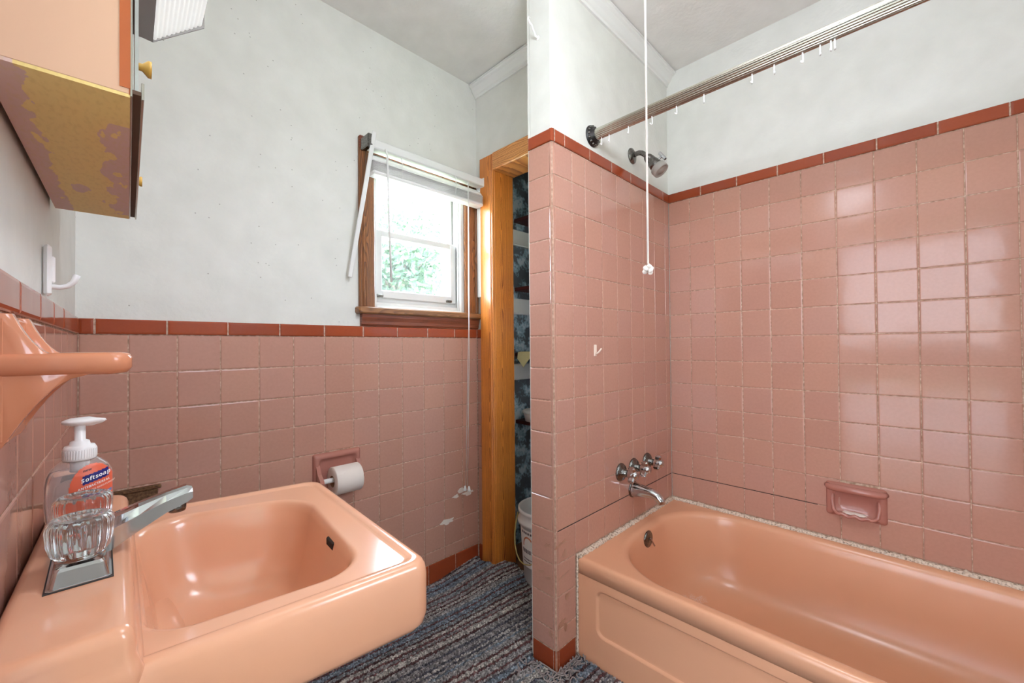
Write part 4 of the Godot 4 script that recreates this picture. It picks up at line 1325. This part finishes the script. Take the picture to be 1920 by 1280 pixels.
# ---------------------------------------------------------------- things on the walls
func build_fittings() -> void:
	# tumbler shelf on the left wall
	var t := thing("tumbler_shelf", "peach ceramic tumbler shelf on the wall above the sink", "wall shelf", Vector3(xa(-0.73), 1.07, -0.725))
	var turn := Basis(Vector3.UP, -0.033)
	t.basis = turn
	var b := Soup.new()
	var slab := [Vector2(-0.002, -0.064), Vector2(0.102, -0.064), Vector2(0.102, 0.064), Vector2(-0.002, 0.064)]
	var sr := [0.003, 0.018, 0.018, 0.003]
	var rings := []
	for st in [[0.012, 0.001], [0.004, 0.003], [0.0, 0.009], [0.0, 0.020], [0.002, 0.0245], [0.006, 0.0265], [0.010, 0.0258], [0.016, 0.0235]]:
		rings.append(rpoly(inset(slab, st[0]), grown(sr, -st[0] * 0.3), 8, st[1]))
	b.loft(rings, true, true)
	put("shelf", b.mesh(), M.ceramic, t)
	# sweeping side brackets
	var poly := PackedVector2Array([Vector2(-0.002, 0.068)])
	for k in 9:
		var f := k / 8.0
		poly.append(Vector2(0.010 + 0.036 * f, 0.068 - 0.045 * (1.0 - pow(1.0 - f, 2.2))))
	poly.append(Vector2(0.060, 0.015)); poly.append(Vector2(0.072, 0.004))
	for k in 9:
		var f := k / 8.0
		poly.append(Vector2(0.060 - 0.056 * f, 0.000 - 0.070 * pow(f, 1.7)))
	poly.append(Vector2(-0.002, -0.074))
	for z in [0.050, -0.050]:
		b = Soup.new()
		var layers := []
		for st in [[0.0095, 0.80], [0.0080, 0.95], [0.0050, 1.0], [-0.0050, 1.0], [-0.0080, 0.95], [-0.0095, 0.80]]:
			var ring := PackedVector3Array()
			for p in poly:
				ring.append(Vector3(p.x if p.x < 0.0 else p.x * (0.9 + 0.1 * st[1]), p.y * (0.93 + 0.07 * st[1]), z + st[0]))
			layers.append(ring)
		b.loft(layers)
		var tri_i := Geometry2D.triangulate_polygon(poly)
		for e in [0, 5]:
			var ring: PackedVector3Array = layers[e]
			for i in range(0, tri_i.size(), 3):
				if e == 0:
					b.tri(ring[tri_i[i]], ring[tri_i[i + 1]], ring[tri_i[i + 2]])
				else:
					b.tri(ring[tri_i[i]], ring[tri_i[i + 2]], ring[tri_i[i + 1]])
		put("bracket", b.mesh(), M.ceramic, t)
	b = Soup.new()
	b.span(Vector3(-0.002, -0.068, -0.060), Vector3(0.008, 0.066, 0.060), 0.004)
	put("back_plate", b.mesh(), M.ceramic, t)

	# white utility hook on the left wall
	t = thing("wall_hook", "white plastic utility hook on the wall above the brown tile cap", "hook", Vector3(xa(-1.03) - 0.004, 1.190, -1.03))
	b = Soup.new()
	b.span(Vector3(0, 0, -0.010), Vector3(0.009, 0.085, 0.010), 0.004)
	b.span(Vector3(0.007, 0.022, -0.004), Vector3(0.013, 0.066, 0.004), 0.002)
	put("plate", b.mesh(), M.white_plastic, t)
	b = Soup.new()
	b.tube([Vector3(0.005, 0.016, 0), Vector3(0.018, 0.015, 0), Vector3(0.027, 0.018, 0), Vector3(0.034, 0.026, 0), Vector3(0.038, 0.038, 0)], [0.0045, 0.0042, 0.0042, 0.0045, 0.0048], 12)
	put("prong", b.mesh(), M.white_plastic, t)

	# cup hook on the partition
	t = thing("cup_hook", "small white cup hook high on the end of the shower partition", "hook", Vector3(XP + 0.006, 2.175, -0.940))
	b = Soup.new()
	b.lathe([Vector2(0, 0.003), Vector2(0.006, 0.002), Vector2(0.008, 0), Vector2(0, 0)], 16, Transform3D(Basis(Vector3.BACK, PI * 0.5), Vector3.ZERO))
	put("flange", b.mesh(), M.white_plastic, t)
	b = Soup.new()
	b.tube([Vector3(0, 0, 0), Vector3(-0.012, 0.002, 0), Vector3(-0.026, 0.012, 0.003), Vector3(-0.036, 0.024, 0.004), Vector3(-0.046, 0.028, 0.004), Vector3(-0.052, 0.036, 0.004), Vector3(-0.048, 0.046, 0.003), Vector3(-0.042, 0.044, 0.003)], [0.0035, 0.0035, 0.0035, 0.0035, 0.003, 0.003, 0.0025, 0.002], 10)
	put("prong", b.mesh(), M.white_plastic, t)

	# stick-on hook on the shower tiles
	t = thing("adhesive_hook", "small cream adhesive hook stuck on the shower tiles", "hook", Vector3(1.317, 1.080, ZD))
	b = Soup.new()
	b.span(Vector3(-0.010, -0.022, -0.001), Vector3(0.006, 0.022, 0.004), 0.002)
	put("plate", b.mesh(), mat(c8(236, 214, 196), 0.5), t)
	b = Soup.new()
	b.tube([Vector3(-0.002, -0.014, 0.003), Vector3(0.002, -0.006, 0.014), Vector3(0.006, 0.008, 0.024)], [0.004, 0.0035, 0.003], 8)
	put("prong", b.mesh(), mat(c8(236, 214, 196), 0.5), t)

	# paper holder, set in the window wall
	t = thing("paper_holder", "mauve ceramic toilet paper holder set in the window wall", "paper holder", Vector3(0.645, 0.620, ZB))
	var rim := [Vector2(-0.090, -0.080), Vector2(0.090, -0.080), Vector2(0.090, 0.080), Vector2(-0.090, 0.080)]
	rings = []
	for st in [[-0.001, 0.008, -0.006], [0.0, 0.008, 0.006], [0.004, 0.008, 0.014], [0.012, 0.010, 0.018], [0.020, 0.012, 0.015], [0.024, 0.016, 0.003], [0.034, 0.016, 0.0005]]:
		var flat := rpoly(inset(rim, st[0]), [st[1], st[1], st[1], st[1]], 8, 0.0)
		var ring := PackedVector3Array()
		for p in flat:
			ring.append(Vector3(p.x, p.z, st[2]))
		rings.append(ring)
	b = Soup.new()
	b.loft(rings, false, true)
	put("surround", b.mesh(), M.dish, t)
	for sx in [-1.0, 1.0]:
		b = Soup.new()
		var pr := PackedVector2Array([Vector2(0.0, 0.045), Vector2(0.012, 0.040), Vector2(0.030, 0.010), Vector2(0.052, -0.006), Vector2(0.058, -0.016), Vector2(0.054, -0.026), Vector2(0.040, -0.030), Vector2(0.0, -0.050)])
		b.prism(pr, -0.007, 0.007, Transform3D(Basis(Vector3.BACK, Vector3.UP, Vector3.LEFT), Vector3(sx * 0.076, 0, 0.004)))
		put("post", b.mesh(), M.dish, t)
	b = Soup.new()
	b.tube([Vector3(-0.070, -0.014, 0.048), Vector3(0.070, -0.014, 0.048)], 0.009, 18)
	put("roller", b.mesh(), M.white_plastic, t)
	t = thing("toilet_paper", "roll of white toilet paper on the ceramic holder", "toilet paper", Vector3(0.657, 0.602, ZB + 0.052))
	b = Soup.new()
	var rad := 0.052
	b.lathe([Vector2(0.021, -0.050), Vector2(rad - 0.002, -0.050), Vector2(rad, -0.048), Vector2(rad, 0.048), Vector2(rad - 0.002, 0.050), Vector2(0.021, 0.050)], 48, Transform3D(Basis(Vector3.BACK, PI * 0.5), Vector3.ZERO))
	put("roll", b.mesh(), M.paper, t)
	b = Soup.new()
	b.lathe([Vector2(0.0212, -0.0505), Vector2(0.0212, 0.0505), Vector2(0.0200, 0.0505), Vector2(0.0200, -0.0505), Vector2(0.0212, -0.0505)], 32, Transform3D(Basis(Vector3.BACK, PI * 0.5), Vector3.ZERO))
	put("core", b.mesh(false), M.card, t)
	b = Soup.new()
	var r0 := PackedVector3Array(); var r1 := PackedVector3Array()
	for k in 13:
		var a := PI * 0.5 - k / 12.0 * 0.95
		var q := Vector2(cos(a), sin(a)) * (rad + 0.0012)
		var narrow := 0.046 * (1.0 - 0.75 * k / 12.0)
		r0.append(Vector3(-0.048, q.y, q.x)); r1.append(Vector3(-0.048 + narrow * 2.0 * (1.0 if k % 2 == 0 else 0.86), q.y, q.x))
	b.loft([r0, r1], false, false, false)
	put("loose_end", b.mesh(false), M.paper, t)

	# light pull cord from the ceiling
	t = thing("pull_cord", "white light pull cord with a knotted end hanging from the ceiling", "pull cord", Vector3(0.62, 1.22, -0.311))
	b = Soup.new()
	b.tube([Vector3(0, 0.010, 0), Vector3(0.0006, 0.35, 0), Vector3(0, 0.68, 0)], 0.0017, 8)
	put("string", b.mesh(), M.paper, t)
	b = Soup.new()
	for k in 9:
		var a := k * 2.4
		b.lathe([Vector2(0, 0.0045), Vector2(0.0035, 0.002), Vector2(0.0042, 0), Vector2(0.003, -0.003), Vector2(0, -0.0042)], 10, Transform3D(Basis.IDENTITY, Vector3(cos(a) * 0.0048, 0.006 - k * 0.0012, sin(a) * 0.0048)))
	put("knot", b.mesh(false), M.paper, t)

	# the pendant light that the cord works, above the frame
	t = thing("pendant_light", "round frosted pendant light that the pull cord hangs from", "pendant light", Vector3(0.62, CEIL, -0.30))
	b = Soup.new()
	b.lathe([Vector2(0, 0), Vector2(0.055, 0), Vector2(0.055, -0.010), Vector2(0.020, -0.022), Vector2(0.008, -0.030), Vector2(0.008, -0.260), Vector2(0.040, -0.270), Vector2(0.045, -0.305), Vector2(0, -0.305)], 32)
	put("ceiling_rose", b.mesh(), M.trim_white, t)
	b = Soup.new()
	var globe := []
	for k in 17:
		var th := PI * k / 16.0
		globe.append(Vector2(maxf(0.0, sin(th)) * 0.125, -0.415 + cos(th) * 0.120))
	b.lathe(globe, 40)
	var gm := mat(c8(250, 250, 250), 0.4)
	gm.emission_enabled = true
	gm.emission = c8(232, 242, 255)
	gm.emission_energy_multiplier = 1.6
	put("lamp_glass", b.mesh(), gm, t)
	var lamp := OmniLight3D.new()
	lamp.name = "lamp"
	lamp.light_color = c8(236, 243, 255)
	lamp.light_energy = 0.56
	lamp.light_size = 0.12
	lamp.omni_range = 12.0
	lamp.omni_attenuation = 2.0
	lamp.shadow_enabled = true
	t.add_child(lamp)
	lamp.position = Vector3(0, -0.415, 0)

	build_cabinet()

func build_cabinet() -> void:
	# medicine cabinet: bottom at 1.364, from z -0.58 to -1.13, follows the left wall
	var t := thing("medicine_cabinet", "peach and yellow painted medicine cabinet with sliding mirrors and ribbed light", "cabinet", Vector3(xa(-0.855), 1.364, -0.855))
	t.basis = Basis(Vector3.UP, -0.033)
	var L := 0.273          # half length
	var D := 0.0995
	var HT := 0.60
	var b := Soup.new()
	b.span(Vector3(0.0, 0.0, L - 0.016), Vector3(D, HT, L), 0.001)
	put("side_panel", b.mesh(), M.peach, t)
	b = Soup.new()
	b.span(Vector3(0.0, 0.0, -L), Vector3(D, HT, -L + 0.016), 0.001)
	put("side_panel", b.mesh(), M.peach, t)
	b = Soup.new()
	b.span(Vector3(0.0, -0.003, -L), Vector3(D, 0.012, L - 0.0005))
	for i in b.v.size():
		b.uv[i] = Vector2(b.v[i].x / D, 0.5 + b.v[i].z / (2.0 * L))
	put("bottom_panel", b.mesh(), M.cab_bottom, t)
	b = Soup.new()
	b.span(Vector3(0.0, HT, -L), Vector3(D, HT + 0.014, L), 0.002)
	put("top_panel", b.mesh(), M.peach, t)
	b = Soup.new()
	b.span(Vector3(0.0, 0.012, -L), Vector3(0.006, HT, L))
	put("back_panel", b.mesh(), M.peach, t)
	# unpainted orange edge of the near side
	b = Soup.new()
	b.span(Vector3(D - 0.008, 0.006, L - 0.014), Vector3(D + 0.0006, HT - 0.38, L + 0.0008))
	b.span(Vector3(D - 0.001, 0.0, -L), Vector3(D + 0.0012, 0.010, L))
	put("bare_edge", b.mesh(), mat(c8(176, 88, 34), 0.5), t)
	# metal track frame in front
	b = Soup.new()
	b.span(Vector3(D, -0.002, -L), Vector3(D + 0.0018, 0.030, L), 0.0004)
	b.span(Vector3(D, -0.002, L - 0.012), Vector3(D + 0.0018, HT, L + 0.001), 0.0004)
	put("inner_track", b.mesh(), M.rod, t)
	b = Soup.new()
	b.span(Vector3(D + 0.0085, -0.002, -L), Vector3(D + 0.0110, 0.016, L), 0.0004)
	put("outer_track", b.mesh(), M.rod, t)
	b = Soup.new()
	b.span(Vector3(D + 0.0018, 0.002, -L), Vector3(D + 0.0085, 0.006, L))
	put("track_bed", b.mesh(), mat(c8(92, 66, 48), 0.7), t)
	# two sliding mirrors
	b = Soup.new()
	b.span(Vector3(D + 0.0035, 0.008, -0.02), Vector3(D + 0.0065, HT - 0.22, L - 0.004))
	put("mirror_door", b.mesh(), M.mirror, t)
	b = Soup.new()
	b.span(Vector3(D + 0.0070, 0.008, -L + 0.004), Vector3(D + 0.0090, HT - 0.22, 0.03))
	put("mirror_door", b.mesh(), M.mirror, t)
	for z in [0.235, -0.19]:
		b = Soup.new()
		b.lathe([Vector2(0, 0), Vector2(0.004, 0.0), Vector2(0.004, 0.004), Vector2(0.009, 0.009), Vector2(0.009, 0.012), Vector2(0, 0.012)], 20, Transform3D(Basis(Vector3.BACK, -PI * 0.5), Vector3(D + 0.006, 0.052, z)))
		var kn := put("knob", b.mesh(), mat(c8(206, 158, 66), 0.35), t)
		kn.set_meta("label", "yellowed plastic knob")
	# ribbed light shade above the mirrors: slants outwards and up
	var a := Vector2(D + 0.036, 0.378); var c := Vector2(D + 0.118, 0.452)
	b = Soup.new()
	b.s = 0
	var n := 66
	var front := PackedVector3Array(); var back := PackedVector3Array()
	var nrm := Vector2((c - a).y, -(c - a).x).normalized()
	for k in n + 1:
		var f := float(k) / n
		var p := a.lerp(c, f) + nrm * 0.0022 * (absf(sin(f * PI * 11.0)) - 0.4)
		front.append(Vector3(p.x, p.y, L)); back.append(Vector3(p.x, p.y, -L))
	var fi := PackedVector3Array(); var bi := PackedVector3Array()
	for k in n + 1:
		fi.append(front[k] - Vector3(nrm.x, nrm.y, 0) * 0.002); bi.append(back[k] - Vector3(nrm.x, nrm.y, 0) * 0.002)
	b.loft([front, back, bi, fi, front], false, false, false)
	put("light_shade", b.mesh(false), M.diffuser, t)
	var tube_light := AreaLight3D.new()
	tube_light.name = "shade_light"
	tube_light.area_size = Vector2(0.11, 2.0 * L)
	tube_light.area_normalize_energy = false
	tube_light.light_energy = 0.22
	tube_light.light_color = c8(250, 250, 246)
	tube_light.area_range = 10.0
	tube_light.shadow_enabled = true
	t.add_child(tube_light)
	var mid := (a + c) * 0.5 + nrm * 0.006
	tube_light.transform = Transform3D(Basis(Vector3((c - a).normalized().x, (c - a).normalized().y, 0), Vector3.BACK, Vector3(-nrm.x, -nrm.y, 0)), Vector3(mid.x, mid.y, 0))
	b = Soup.new()
	b.prism(PackedVector2Array([Vector2(D - 0.002, HT), Vector2(D - 0.002, 0.378), a + Vector2(0.0, -0.004), c + Vector2(0.004, -0.004), Vector2(D + 0.122, HT)]), -L - 0.003, -L, Transform3D.IDENTITY)
	b.prism(PackedVector2Array([Vector2(D - 0.002, HT), Vector2(D - 0.002, 0.378), a + Vector2(0.0, -0.004), c + Vector2(0.004, -0.004), Vector2(D + 0.122, HT)]), L, L + 0.003, Transform3D.IDENTITY)
	b.span(Vector3(D - 0.002, HT - 0.003, -L), Vector3(D + 0.122, HT, L))
	b.span(Vector3(D - 0.002, 0.374, -L), Vector3(a.x, 0.378, L))
	put("light_housing", b.mesh(), mat(c8(150, 146, 142), 0.5), t)

# ---------------------------------------------------------------- carpet
var stripes := []
func stripe_color(s: float, u: float, n: FastNoiseLite) -> Color:
	# s runs across the stripes in metres
	if stripes.is_empty():
		var pal := [c8(136, 131, 128), c8(80, 48, 48), c8(122, 118, 117), c8(96, 106, 116), c8(112, 108, 108), c8(62, 38, 38), c8(146, 141, 135), c8(64, 64, 72), c8(128, 123, 121), c8(108, 112, 114)]
		var p := 0.0
		var k := 0
		while p < 3.0:
			var w := rng.randf_range(0.009, 0.026)
			if k % 2:
				w = rng.randf_range(0.006, 0.012)
			stripes.append([p + w, pal[[0, 2, 4, 6, 8, 9, 3][rng.randi() % 7]] if k % 2 == 0 else pal[[1, 3, 5, 7, 1, 5, 7][rng.randi() % 7]]])
			p += w
			k += 1
	var q := fposmod(s, 2.9)
	var lo := 0; var hi := stripes.size() - 1
	while lo < hi:
		var m := (lo + hi) / 2
		if stripes[m][0] > q:
			hi = m
		else:
			lo = m + 1
	var col: Color = stripes[lo][1]
	var f := n.get_noise_2d(u * 500.0, s * 2500.0 + 900.0)
	return col.lerp(c8(176, 170, 164) if f > 0 else c8(60, 54, 55), absf(f) * 0.5)

func carpet_height(x: float, z: float) -> float:
	var h := 0.010
	h += 0.004 * sin(x * 5.0 + z * 3.0) * sin(z * 4.0)
	# the far edge is bunched up at the closet threshold
	var e := clampf((x - 1.10) / 0.22, 0, 1) * clampf((-z - 1.22) / 0.25, 0, 1)
	h += 0.030 * e
	return h

func build_carpet() -> void:
	var n := noise_field(0.05, 2, 101)
	var t := thing("carpet", "striped blue, grey and maroon loop-pile carpet laid loose on the floor", "carpet", Vector3(0.6, 0, -0.5))
	var o := -t.position
	var turn := Vector2(cos(0.11), sin(0.11))
	var inside := func(x: float, z: float) -> bool:
		if z < -1.606 or z > 0.64 or x < xa(z) + 0.01:
			return false
		if z > -0.872:
			return x < 1.187
		if z > -0.99:
			return x < 1.064
		# ragged far corner at the threshold
		return x < 1.33 + 0.10 * smoothstep(-1.58, -1.40, z) - 0.03 * sin(z * 40.0) * 0.3
	var b := Soup.new()
	b.s = 0
	var st := 0.03
	for iz in range(-55, 23):
		for ix in range(-4, 50):
			var x := ix * st; var z := iz * st
			if inside.call(x + st * 0.5, z + st * 0.5) and z > -1.62:
				var q := []
				for p in [Vector2(x, z), Vector2(x + st, z), Vector2(x + st, z + st), Vector2(x, z + st)]:
					q.append(Vector3(p.x, carpet_height(p.x, p.y), p.y) + o)
				b.quad(q[0], q[1], q[2], q[3])
	put("backing", b.mesh(false), mat(c8(64, 58, 58), 0.95), t)
	# the loops of the pile
	var lp := Soup.new()
	lp.s = 0
	lp.lathe([Vector2(0, 0.0048), Vector2(0.0022, 0.0042), Vector2(0.0034, 0.0018), Vector2(0.0028, -0.002)], 6)
	var xfs := []
	var cols := PackedColorArray()
	var step := 0.0056
	var lo := Vector2(-0.06, -1.62); var hi := Vector2(1.46, -0.10)
	var iz := 0
	var z := lo.y
	while z < hi.y:
		var x := lo.x + (0.5 * step if iz % 2 else 0.0)
		while x < hi.x:
			if inside.call(x, z):
				var jx := x + rng.randf_range(-0.0016, 0.0016)
				var jz := z + rng.randf_range(-0.0016, 0.0016)
				var bas := Basis(Vector3.UP, rng.randf() * TAU) * Basis(Vector3.RIGHT, rng.randf_range(-0.5, 0.5))
				bas = bas.scaled(Vector3.ONE * rng.randf_range(0.85, 1.35))
				xfs.append(Transform3D(bas, Vector3(jx, carpet_height(jx, jz) + 0.001, jz) + o))
				var s := jx * turn.y - jz * turn.x + 0.005 * sin(jx * 8.0)
				var u := jx * turn.x + jz * turn.y
				var col := stripe_color(s, u, n) * rng.randf_range(0.75, 1.45)
				cols.append(col.srgb_to_linear())
			x += step
		z += step * 0.87
		iz += 1
	var mm := MultiMesh.new()
	mm.transform_format = MultiMesh.TRANSFORM_3D
	mm.use_colors = true
	mm.mesh = lp.mesh()
	mm.instance_count = xfs.size()
	for i in xfs.size():
		mm.set_instance_transform(i, xfs[i])
		mm.set_instance_color(i, cols[i])
	var mi := MultiMeshInstance3D.new()
	mi.name = "pile"
	mi.multimesh = mm
	var pm := mat(Color.WHITE, 0.95)
	pm.vertex_color_use_as_albedo = true
	mi.material_override = pm
	mi.set_meta("kind", "stuff")
	t.add_child(mi)
	# frayed yarn at the foot of the partition
	var fy := Soup.new()
	for k in 80:
		var base := Vector3(rng.randf_range(1.03, 1.18), 0.020, rng.randf_range(-0.90, -0.82))
		if k % 3 == 0:
			base = Vector3(rng.randf_range(0.96, 1.06), 0.020, rng.randf_range(-0.97, -0.84))
		if base.x > 1.062 and base.z < -0.868:
			base.z = -0.862
		var pts := []
		var dir := rng.randf() * TAU
		var p := base
		for q in 7:
			pts.append(p + o)
			dir += rng.randf_range(-1.1, 1.1)
			p += Vector3(cos(dir) * 0.006, rng.randf_range(-0.0025, 0.0038), sin(dir) * 0.006)
			p.z = max(p.z, -0.866) if p.x > 1.062 else p.z
		fy.tube(pts, 0.0022, 5)
	put("frayed_yarn", fy.mesh(false), mat(c8(150, 138, 134), 0.95), t)

# ---------------------------------------------------------------- outdoors
func leaf_crown(b: Soup, centre: Vector3, r: Vector3, count: int, size: float) -> void:
	b.s = -1
	for k in count:
		var d := Vector3(rng.randfn(), rng.randfn(), rng.randfn()).normalized() * pow(rng.randf(), 0.45)
		var p := centre + Vector3(d.x * r.x, d.y * r.y, d.z * r.z)
		var bas := Basis.from_euler(Vector3(rng.randf() * TAU, rng.randf() * TAU, rng.randf() * TAU))
		var s := size * rng.randf_range(0.7, 1.4)
		var a := p + bas * Vector3(-0.5, 0, 0) * s; var c := p + bas * Vector3(0.5, 0, 0) * s
		var e := p + bas * Vector3(0, 0.08, 0.28) * s; var f := p + bas * Vector3(0, 0.08, -0.28) * s
		b.tri(a, e, c); b.tri(a, c, f)

func build_outdoors() -> void:
	var b := Soup.new()
	b.span(Vector3(-30, -1.3, -40), Vector3(30, -1.0, 30))
	structure("ground", b.mesh(), mat(c8(120, 132, 92), 0.95), "pale lawn outside the window", "lawn")
	var leaf := mat(c8(44, 66, 44), 0.7)
	leaf.backlight_enabled = true
	leaf.backlight = c8(40, 60, 30)
	var bark := mat(c8(110, 96, 84), 0.9)
	var spots := [
		[Vector3(4.15, -1.0, -7.3), Vector3(0.95, 0.95, 0.9), 3.62, 3000, "leafy tree seen through the lower window pane"],
		[Vector3(6.0, -1.0, -10.2), Vector3(1.3, 1.3, 1.1), 5.2, 2200, "sparse tall tree seen through the upper window pane"],
		[Vector3(7.3, -1.0, -13.6), Vector3(1.6, 1.3, 1.3), 4.2, 1600, "rounded tree standing behind the leafy tree"],
	]
	var n := 0
	for sp in spots:
		var t := thing("garden_tree" if n == 0 else "garden_tree_%03d" % n, sp[4], "tree", sp[0])
		b = Soup.new()
		var top: float = sp[2]
		b.tube([Vector3(0, 0, 0), Vector3(0.05, top * 0.5, 0), Vector3(0.0, top, 0.05), Vector3(0.1, top + sp[1].y * 0.6, 0)], [0.13, 0.10, 0.07, 0.02], 8)
		for k in 7:
			var a := TAU * k / 7.0
			b.tube([Vector3(0, top * 0.75, 0), Vector3(cos(a) * 0.4 * sp[1].x, top + 0.1 * k * 0.5, sin(a) * 0.4), Vector3(cos(a) * 0.85 * sp[1].x, top + 0.25 + 0.1 * k, sin(a) * 0.8)], [0.05, 0.03, 0.01], 6)
		put("trunk", b.mesh(), bark, t)
		b = Soup.new()
		for k in 9:
			var a := TAU * k / 9.0
			leaf_crown(b, Vector3(cos(a) * sp[1].x * 0.55, top + sp[1].y * 0.35 * sin(k * 2.3), sin(a) * sp[1].z * 0.55), sp[1] * 0.52, sp[3] / 9, 0.13)
		var fo := put("foliage", b.mesh(false), leaf, t)
		fo.set_meta("kind", "stuff")
		n += 1
	# pale siding of the neighbouring wing
	var w := thing("neighbour_house", "pale blue clapboard wing beyond the window", "house", Vector3(2.86, -1.0, -3.5))
	b = Soup.new()
	b.span(Vector3(0.0, 0, -0.5), Vector3(2.5, 5.0, 0.6))
	put("wall", b.mesh(), mat(c8(196, 212, 224), 0.7), w)
	var sd := Soup.new()
	sd.prism(PackedVector2Array([Vector2(0, 0), Vector2(-0.022, 0.0), Vector2(-0.004, 0.165), Vector2(0, 0.165)]), -0.52, 0.62)
	var sm := sd.mesh()
	for k in 30:
		put("siding_board", sm, mat(c8(206, 220, 230), 0.7) if k == 0 else M.siding, w, Transform3D(Basis.IDENTITY, Vector3(0, k * 0.165, 0)))

# ---------------------------------------------------------------- scene
func _ready() -> void:
	rng.seed = 20
	# camera: just inside the doorway, level but for half a degree
	var cam := Camera3D.new()
	cam.name = "camera"
	var yaw := deg_to_rad(45.0586)
	var pitch := deg_to_rad(0.6157)
	var roll := deg_to_rad(-0.4768)
	var flat := Vector3(cos(yaw), 0, -sin(yaw))
	var fwd := flat * cos(pitch) + Vector3.UP * sin(pitch)
	var rgt := Vector3(sin(yaw), 0, cos(yaw))
	var upv := Vector3.UP * cos(pitch) - flat * sin(pitch)
	var R := rgt * cos(roll) + upv * sin(roll)
	var U := -rgt * sin(roll) + upv * cos(roll)
	cam.transform = Transform3D(Basis(R, U, -fwd), Vector3(0, H, 0))
	cam.fov = rad_to_deg(2.0 * atan(640.0 / 771.03))
	cam.near = 0.02
	cam.far = 200.0
	add_child(cam)
	cam.current = true
	# bright overcast daylight through the window and the hall
	var env := Environment.new()
	env.background_mode = Environment.BG_SKY
	var sky := Sky.new()
	var sm := ProceduralSkyMaterial.new()
	sm.sky_top_color = c8(216, 229, 248)
	sm.sky_horizon_color = c8(240, 246, 255)
	sm.ground_horizon_color = c8(226, 228, 224)
	sm.ground_bottom_color = c8(150, 156, 140)
	sm.sky_energy_multiplier = 6.0
	sm.ground_energy_multiplier = 2.0
	sky.sky_material = sm
	env.sky = sky
	env.tonemap_mode = Environment.TONE_MAPPER_LINEAR
	env.tonemap_exposure = 1.06
	env.sdfgi_enabled = true
	env.ssao_enabled = true
	env.ssil_enabled = true
	var we := WorldEnvironment.new()
	we.name = "environment"
	we.environment = env
	add_child(we)

	make_materials()
	late_materials()
	build_room()
	build_window()
	build_closet()
	build_tub()
	build_sink()
	build_fittings()
	build_carpet()
	build_outdoors()

func late_materials() -> void:
	# fly specks and pinholes on the window wall
	var si := Image.create(1024, 1024, false, Image.FORMAT_RGB8)
	si.fill(Color.WHITE)
	for k in 240:
		var x := rng.randi() % 1024; var y := rng.randi() % 560
		si.set_pixel(x, y, c8(150, 146, 140))
	M.plaster_far = M.plaster.duplicate()
	M.plaster_far.detail_enabled = true
	M.plaster_far.detail_blend_mode = BaseMaterial3D.BLEND_MODE_MUL
	M.plaster_far.detail_uv_layer = BaseMaterial3D.DETAIL_UV_2
	M.plaster_far.detail_albedo = tex(si)
	# soap scum on the tub floor below the taps
	var un := noise_field(0.03, 4, 141)
	var uf := noise_field(0.22, 3, 142)
	var ui := Image.create(512, 1024, false, Image.FORMAT_RGB8)
	for y in 1024:
		for x in 512:
			var wx := 1.19 + x / 512.0 * 0.78; var wz := -0.876 + y / 1024.0 * 1.53
			var col := c8(224, 164, 128)
			var d := sqrt(pow((wx - 1.66) / 0.09, 2) + pow((wz + 0.665) / 0.055, 2)) + un.get_noise_2d(x, y) * 0.4
			var k: float = smoothstep(1.0, 0.6, d) * clampf(0.42 + uf.get_noise_2d(x, y) * 1.5, 0, 0.75)
			col = col.lerp(c8(226, 196, 184), k)
			ui.set_pixel(x, y, col)
	M.tub_worn = mat(Color.WHITE, 0.24)
	M.tub_worn.albedo_texture = tex(ui)
	M.siding = mat(c8(206, 220, 230), 0.7)
	M.peach = mat(c8(212, 170, 140), 0.6)
	M.diffuser = mat(c8(238, 238, 236), 0.35)
	M.diffuser.emission_enabled = true
	M.diffuser.emission = c8(255, 255, 252)
	M.diffuser.emission_energy_multiplier = 0.45
	var shell := mat(Color(0.95, 0.97, 0.98, 0.14), 0.05)
	shell.transparency = BaseMaterial3D.TRANSPARENCY_ALPHA
	M.clear_shell = shell
	var soap := mat(Color(0.93, 0.93, 0.95, 0.03), 0.04)
	soap.refraction_enabled = true
	soap.refraction_scale = 0.033
	M.soap = soap
	# underside of the cabinet: yellow paint, mauve where it was painted over by hand
	var a := noise_field(0.018, 4, 111)
	var im := Image.create(256, 512, false, Image.FORMAT_RGB8)
	for y in 512:
		for x in 256:
			var u := x / 255.0; var v := y / 511.0
			var n := a.get_noise_2d(x, y)
			var m := u < 0.20 + n * 0.16 or (u > 0.80 + n * 0.28 and v > 0.05 and v < 0.85) or pow((u - 0.42 + n * 0.06) / 0.10, 2) + pow((v - 0.30) / 0.045, 2) < 1.0
			im.set_pixel(x, y, (c8(212, 178, 168) if m else c8(232, 204, 130)).lerp(c8(206, 174, 108), clampf(a.get_noise_2d(x * 3.0, y * 3.0 + 900.0) * 0.5, 0, 1)))
	M.cab_bottom = mat(Color.WHITE, 0.5)
	M.cab_bottom.albedo_texture = tex(im)
